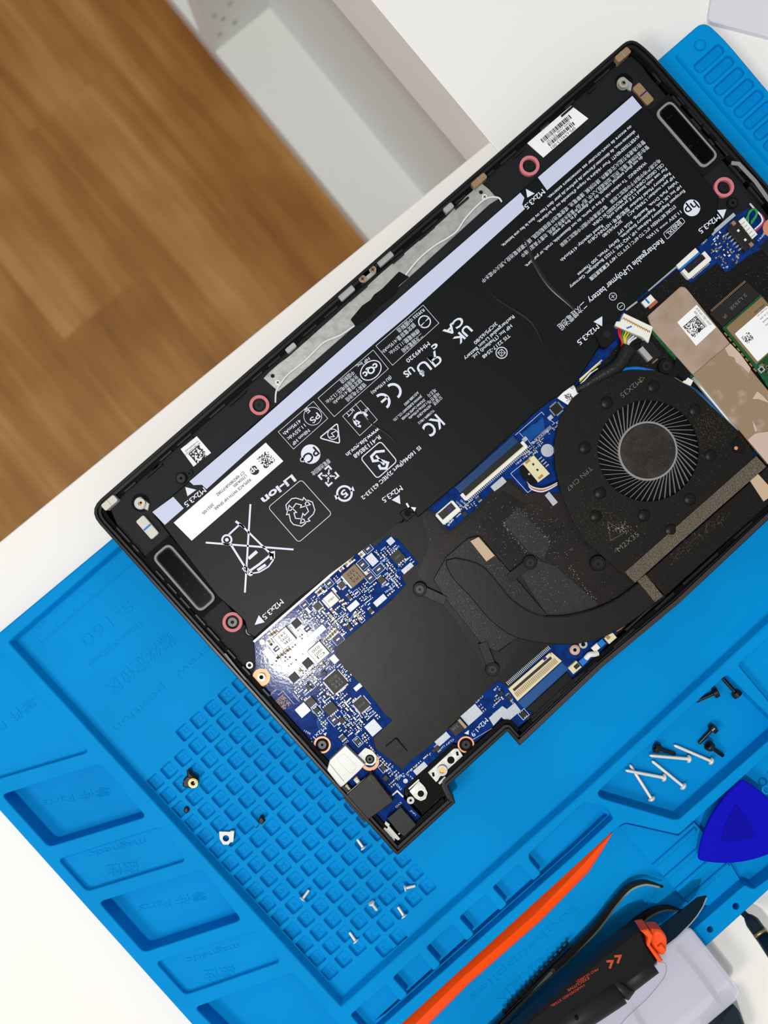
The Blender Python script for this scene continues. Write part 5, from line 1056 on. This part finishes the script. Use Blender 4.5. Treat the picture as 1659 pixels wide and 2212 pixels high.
# hobby knife
KN = thing('hobby_knife', 1330, 2120, 17, 'black hobby knife with orange collar, orange chevrons and a curved dark blade', 'knife')
g = G(); g.prism([(1387, 2008), (1398, 2042), (1425, 2082), (1340, 2142), (1230, 2215), (1100, 2330), (1010, 2330), (1128, 2216), (1200, 2155), (1252, 2108), (1295, 2070), (1340, 2036), (1372, 2012)], 17.2, 26, 'tool_black', ch=1.2, r=2); g.build('handle', KN)
g = G()
pth = [(1405, 2083, 14.5), (1345, 2125, 15)]
g.tube([(1408, 2080, 22), (1345, 2128, 22)], 4.6, 'grip', 16, 1); g.tube([(1346, 2120, 22), (1334, 2137, 22)], 5.9, 'grip', 16, 1)
g.tube([(1336, 2138, 23), (1239, 2202, 23), (1120, 2290, 23)], 5.9, 'grip', 18, 1); g.cyl(1246, 2200, 4, 28, 29.0, 'void', 12); g.build('grip_tube', KN, smooth=True)
g = G()
for dx in (0, 17): g.stroke([(1310+dx, 2077-11*dx/17), (1323+dx, 2076-11*dx/17), (1317+dx, 2092-11*dx/17)], 5, 26.05, 'orange_print')
g.text('PRO GUARD', 1292, 2093, 1246, 2121, 5, 26.05, 'red_print'); g.text('HARDENED STEEL', 1262, 2128, 1190, 2174, 5, 26.05, 'red_print'); g.text('EXECUTIVE', 1272, 2112, 1226, 2140, 6, 26.05, 'orange_print'); g.build('printing', KN)
g = G(); g.prism([(1384, 2011), (1401, 2008), (1412, 2022), (1405, 2042), (1433, 2076), (1424, 2081), (1398, 2043), (1400, 2026)], 17.4, 27, 'orange_clip', ch=.5)
g.prism(spline([(1405, 2010), (1428, 2010), (1440, 2026), (1441, 2044), (1435, 2064), (1420, 2058), (1408, 2040), (1412, 2022), (1405, 2010)], 3), 17.4, 25, 'orange_clip', ch=.8); g.prism([(1421, 2046), (1430, 2040), (1440, 2054), (1432, 2064)], 19, 26.6, 'orange_clip', ch=.3); g.build('collar', KN)
g = G(); bl = [(1527, 1936), (1519, 1958), (1506, 1977), (1492, 1994), (1476, 2010), (1462, 2024), (1438, 2043), (1412, 2028), (1424, 2004), (1458, 1978), (1488, 1956), (1508, 1940)]
g.prism(bl, 19.5, 20.6, 'blade_dark', ch=.1); bl_o = g.build('blade', KN)
g = G(); g.stroke([(1526, 1939), (1518, 1959), (1506, 1978), (1492, 1995), (1476, 2011), (1462, 2025), (1438, 2044)], 2.6, 20.6, 'blade_edge', h=.1); g.build('cutting_edge', bl_o)

# frosted plastic box with things inside
BX = thing('plastic_box', 1500, 2150, 0, 'frosted clear plastic box with rounded corner standing at the lower mat edge', 'box')
bx = [(1490, 2001), (1600, 2139), (1597, 2157), (1500, 2238), (1380, 2345), (1150, 2400), (1180, 2290), (1290, 2172), (1380, 2096)]
g = G(); w_ = rounded(ccw([at(x, y, 17) for x, y in bx]), 3, 5); w_ = [(x, y) for x, y in w_]; g.solid(w_, 15.8, 17, 'frosted', ch=.4); lid = g.build('lid', BX)
g = G(); g.stroke(spline([(1424, 2078), (1438, 2082), (1438, 2104), (1425, 2125), (1395, 2160), (1352, 2200), (1330, 2230)], 4), .8, 17.05, 'wire_grey', h=.05); g.build('lid_rim', BX)
g = G(); g.solid(offset(w_, -.8), RIM+.2, 15.8, 'frosted', holes=[offset(w_, -1.8)]); g.build('box_wall', BX)
g = G(); g.solid(offset(w_, -.8), RIM+.2, RIM+1.2, 'frosted'); g.build('box_base', BX)
for pts, m in (([(1464, 2046, 13.6), (1510, 2100, 13.6), (1560, 2172, 13.6)], 'driver'), ([(1370, 2180, 13.6), (1400, 2235, 13.6)], 'driver')):
    g = G(); g.tube(pts, 1.3, m, 10, 2); g.build('tool_bit', label='dark rod seen blurred through the frosted box '+('by its right side' if pts[0][0] > 1400 else 'near the frame bottom'), cat='tool bit')
g = G(); g.prism([(1530, 2235), (1583, 2168), (1600, 2188), (1625, 2260), (1560, 2300)], 0.1, 12, 'driver', ch=1, r=2); g.build('dark_tool', label='dark grey tool end poking out beneath the frosted box', cat='tool')

# screwdriver standing in the mat hole, leaning away
SD = thing('screwdriver', 1590, 1958, RIM, 'thin dark precision screwdriver stuck in a hole at the mat edge', 'screwdriver')
g = G(); g.tube([(1590, 1957, 5), (1624, 1990, 13)], 1.4, 'driver', 12, 1); g.build('bit', SD, smooth=True)
g = G(); g.tube([(1612, 1979, 11), (1625, 1992, 13), (1648, 2024, 18), (1664, 2044, 21)], 2.4, 'driver', 14, 2, prof=lambda t: 1.5+1.6*min(1, t*3)); g.tube([(1650, 2024, 19), (1700, 2100, 30)], 3.4, 'driver', 14, 1); g.build('driver_handle', SD, smooth=True)
g = G(); g.tube([(1640, 2012, 17), (1645, 2019, 17.8)], 3.3, 'driver_band', 16, 1); g.build('band', SD, smooth=True)

# blue opening pick
PK = thing('opening_pick', 1600, 1790, 8, 'royal blue triangular plastic opening pick beside the tool tray', 'opening pick')
def bulge(v, b):
    out = []
    for i in range(3):
        a, c = v[i], v[(i+1) % 3]; mx, my = (a[0]+c[0])/2, (a[1]+c[1])/2; cx, cy = sum(p[0] for p in v)/3, sum(p[1] for p in v)/3
        d = math.dist((mx, my), (cx, cy)); q = (mx+(mx-cx)/d*b, my+(my-cy)/d*b)
        for k in range(10): t_ = k/10; out.append(((1-t_)**2*a[0]+2*t_*(1-t_)*q[0]+t_*t_*c[0], (1-t_)**2*a[1]+2*t_*(1-t_)*q[1]+t_*t_*c[1]))
    return out
pv = bulge([(1604, 1684), (1508, 1858), (1708, 1822)], 42)
g = G(); g.prism(pv, RIM+.1, RIM+1.2, 'pick_blue', ch=.35, r=1.6); g.build('pick_body', PK)
g = G(); g.prism(bulge([(1590, 1737), (1557, 1817), (1632, 1808)], 9), RIM+1.1, RIM+1.45, 'pick_in', ch=.15); g.build('centre_emblem', PK)

# ---------------------------------------------------------------- screws
def long_screw():
    g = G(); pr = []
    pr += [(.15, 0), (.55, .5)]; 
    for k in range(46): pr += [(.82 if k % 2 else .6, .9+k*.36)]
    pr += [(.62, 17.4)]; g.lathe(pr, 'screw_steel', 14, 'x'); sh = g.mesh('shank', True)
    g = G(); g.lathe([(.7, 17.3), (1.75, 17.5), (1.75, 17.9), (1.5, 18.5), (.9, 18.9), (.3, 19.0)], 'screw_steel', 20, 'x'); hd = g.mesh('screw_head', True)
    return sh, hd
def black_screw():
    g = G(); pr = [(.3, 0)]
    for k in range(22): pr += [(.95 if k % 2 else .7, .3+k*.36)]
    g.lathe(pr+[(.8, 8.3)], 'screw_black', 14, 'x'); sh = g.mesh('shank', True)
    g = G(); g.lathe([(.9, 8.2), (2.2, 8.3), (2.3, 8.6), (2.3, 10.2), (2.1, 10.5), (1.2, 10.5), (1.0, 9.6)], 'screw_black', 26, 'x'); hd = g.mesh('screw_head', False)
    return sh, hd
def small_screw():
    g = G(); pr = [(.5, 0)]
    for k in range(14): pr += [(.72 if k % 2 else .55, .2+k*.28)]
    g.lathe(pr+[(.6, 4.2)], 'screw_steel', 14, 'x'); sh = g.mesh('shank', True)
    g = G(); g.lathe([(.7, 4.1), (1.35, 4.6), (1.5, 4.8), (1.5, 5.0), (.5, 5.1)], 'screw_steel', 22, 'x'); hd = g.mesh('screw_head', True)
    return sh, hd
def place(me, name, tip, head, length, label, grp, hang=0.0):
    """tip and head: (px, py, z mm) of the two ends"""
    a = Vector((*at(*tip), tip[2])); b = Vector((*at(*head), head[2])); d = b-a
    r = bpy.data.objects.new(name, None); COL.objects.link(r); r.empty_display_size = .003
    r.location = (b-d.normalized()*length)/1000; r.rotation_euler = d.to_track_quat('X', 'Z').to_euler(); tag(r, label, 'screw', grp)
    for m_, n_ in zip(me, ('shank', 'screw_head')):
        o = bpy.data.objects.new(n_, m_); COL.objects.link(o); o.parent = r
ls = long_screw(); BF = 2.2
GL = 'long silver screws in the screw bay'
place(ls, 'long_screw', (1452, 1608, BF+1.0), (1541, 1646, BF+1.9), 19, 'long silver screw nearest the black screws, topmost of the silver ones', GL)
place(ls, 'long_screw', (1395, 1631, BF+3.2), (1493, 1640, BF+2.4), 19, 'long silver screw touching the black screw with the head to its upper left', GL)
place(ls, 'long_screw', (1404, 1640, BF+1.0), (1480, 1702, BF+1.9), 19, 'long silver screw slanting down right on its own, not crossing another', GL)
place(ls, 'long_screw', (1347, 1663, BF+2.9), (1439, 1681, BF+1.9), 19, 'long silver screw lying across the top of another to form an X', GL)
place(ls, 'long_screw', (1360, 1651, BF+.9), (1410, 1730, BF+1.9), 19, 'long silver screw under the crossing one, its head lowest in the bay', GL)
bs = black_screw(); GB = 'black screws in the screw bay'
place(bs, 'black_screw', (1512, 1511, BF+1), (1551, 1494, BF+2.3), 10.5, 'black screw half hidden under the bay edge, head pointing right', GB)
place(bs, 'black_screw', (1560, 1464, BF+1.4), (1595, 1503, BF+2.3), 10.5, 'black screw in the top corner of the screw bay', GB)
place(bs, 'black_screw', (1510, 1605, BF+1), (1544, 1570, BF+2.4), 10.5, 'black screw with its tip touching another black screw head', GB)
place(bs, 'black_screw', (1553, 1626, BF+3), (1529, 1609, BF+5.2), 10.5, 'black screw showing its round head face on, tip to the lower right', GB)
place(bs, 'black_screw', (1461, 1630, BF+1.2), (1414, 1614, BF+2.3), 10.5, 'black screw among the silver screws', GB)
ss = small_screw(); GS = 'short silver screws on the numbered grid'
for tip, head, lb in (((769, 1809, 5.6), (786, 1833, 6.4), 'short silver screw lying close to the laptop corner'), ((670, 1919, 5.8), (652, 1944, 7.6), 'short silver screw with head pointing down left, in the middle of the grid'),
                      ((898, 1913, 7.0), (873, 1919, 7.7), 'short silver screw lying sideways across cells two and three'), ((818, 1971, 5.8), (802, 1950, 8.2), 'short silver screw with its slotted head tilted up'),
                      ((857, 1955, 5.8), (874, 1981, 7.6), 'short silver screw in the empty cell beside cell four'), ((752, 2010, 5.9), (770, 2035, 7.7), 'short silver screw across cells eight and sixteen, lowest on the grid')):
    place(ss, 'short_screw', tip, head, 5.1, lb, GS)
# brass insert with torn plastic
BI = thing('brass_insert', 417, 1692, 5, 'brass threaded insert with torn black plastic lying on the numbered grid', 'insert')
g = G(); g.ring(417, 1692, 10.5, 5, 6.2, 9.2, 'gold', 14); g.ring(417, 1692, 8.8, 5.2, 9, 9.5, 'cream', 18); g.cyl(417, 1692, 5.2, 6, 7, 'copper', 12); g.build('threaded_ring', BI)
g = G(); g.prism([(393, 1699), (396, 1684), (404, 1676), (403, 1666), (410, 1662), (412, 1672), (424, 1678), (428, 1684), (418, 1690), (412, 1704), (400, 1702)], 6, 8.2, 'sleeve', ch=.7, r=.6); g.stroke([(398, 1690), (406, 1680), (418, 1681)], 3, 8.2, 'sleeve', h=.6); g.build('torn_plastic', BI)
WP = thing('metal_tab', 489, 1811, 6.2, 'small bent aluminium tab with a round hole lying on the numbered grid', 'metal tab')
g = G(); g.prism([(473, 1796), (506, 1797), (504, 1819), (497, 1820), (494, 1825), (482, 1825), (474, 1812)], 6.6, 7.4, 'tin', ch=.1, r=.3, holes=[circle(488, 1811, 7, 18)]); g.build('tab_plate', WP)
g = G(); g.prism([(497, 1795), (506, 1795), (506, 1800), (498, 1798)], 7.2, 8.6, 'tin', ch=.1); g.build('bent_lip', WP)
for x, y, r_, lb in ((402, 1751, 7, 'tiny black plastic crumb nearer the brass insert'), (564, 1774, 9, 'tiny black plastic crumb with a thin hair on the grid centre')):
    g = G(); rc = random.Random(int(x)); g.prism([(x+math.cos(a*.7)*r_*rc.uniform(.5, 1), y+math.sin(a*.7)*r_*rc.uniform(.7, 1.2)) for a in range(9)], WRK-1.2, WRK+1.4, 'sleeve', ch=.5)
    if r_ > 8: g.tube([(x-2, y+4, WRK+.6), (x-8, y+12, WRK+.4), (x-12, y+14, WRK+.3)], .12, 'sleeve', 5)
    g.build('plastic_crumb', label=lb, cat='crumb', group='black plastic crumbs on the grid')
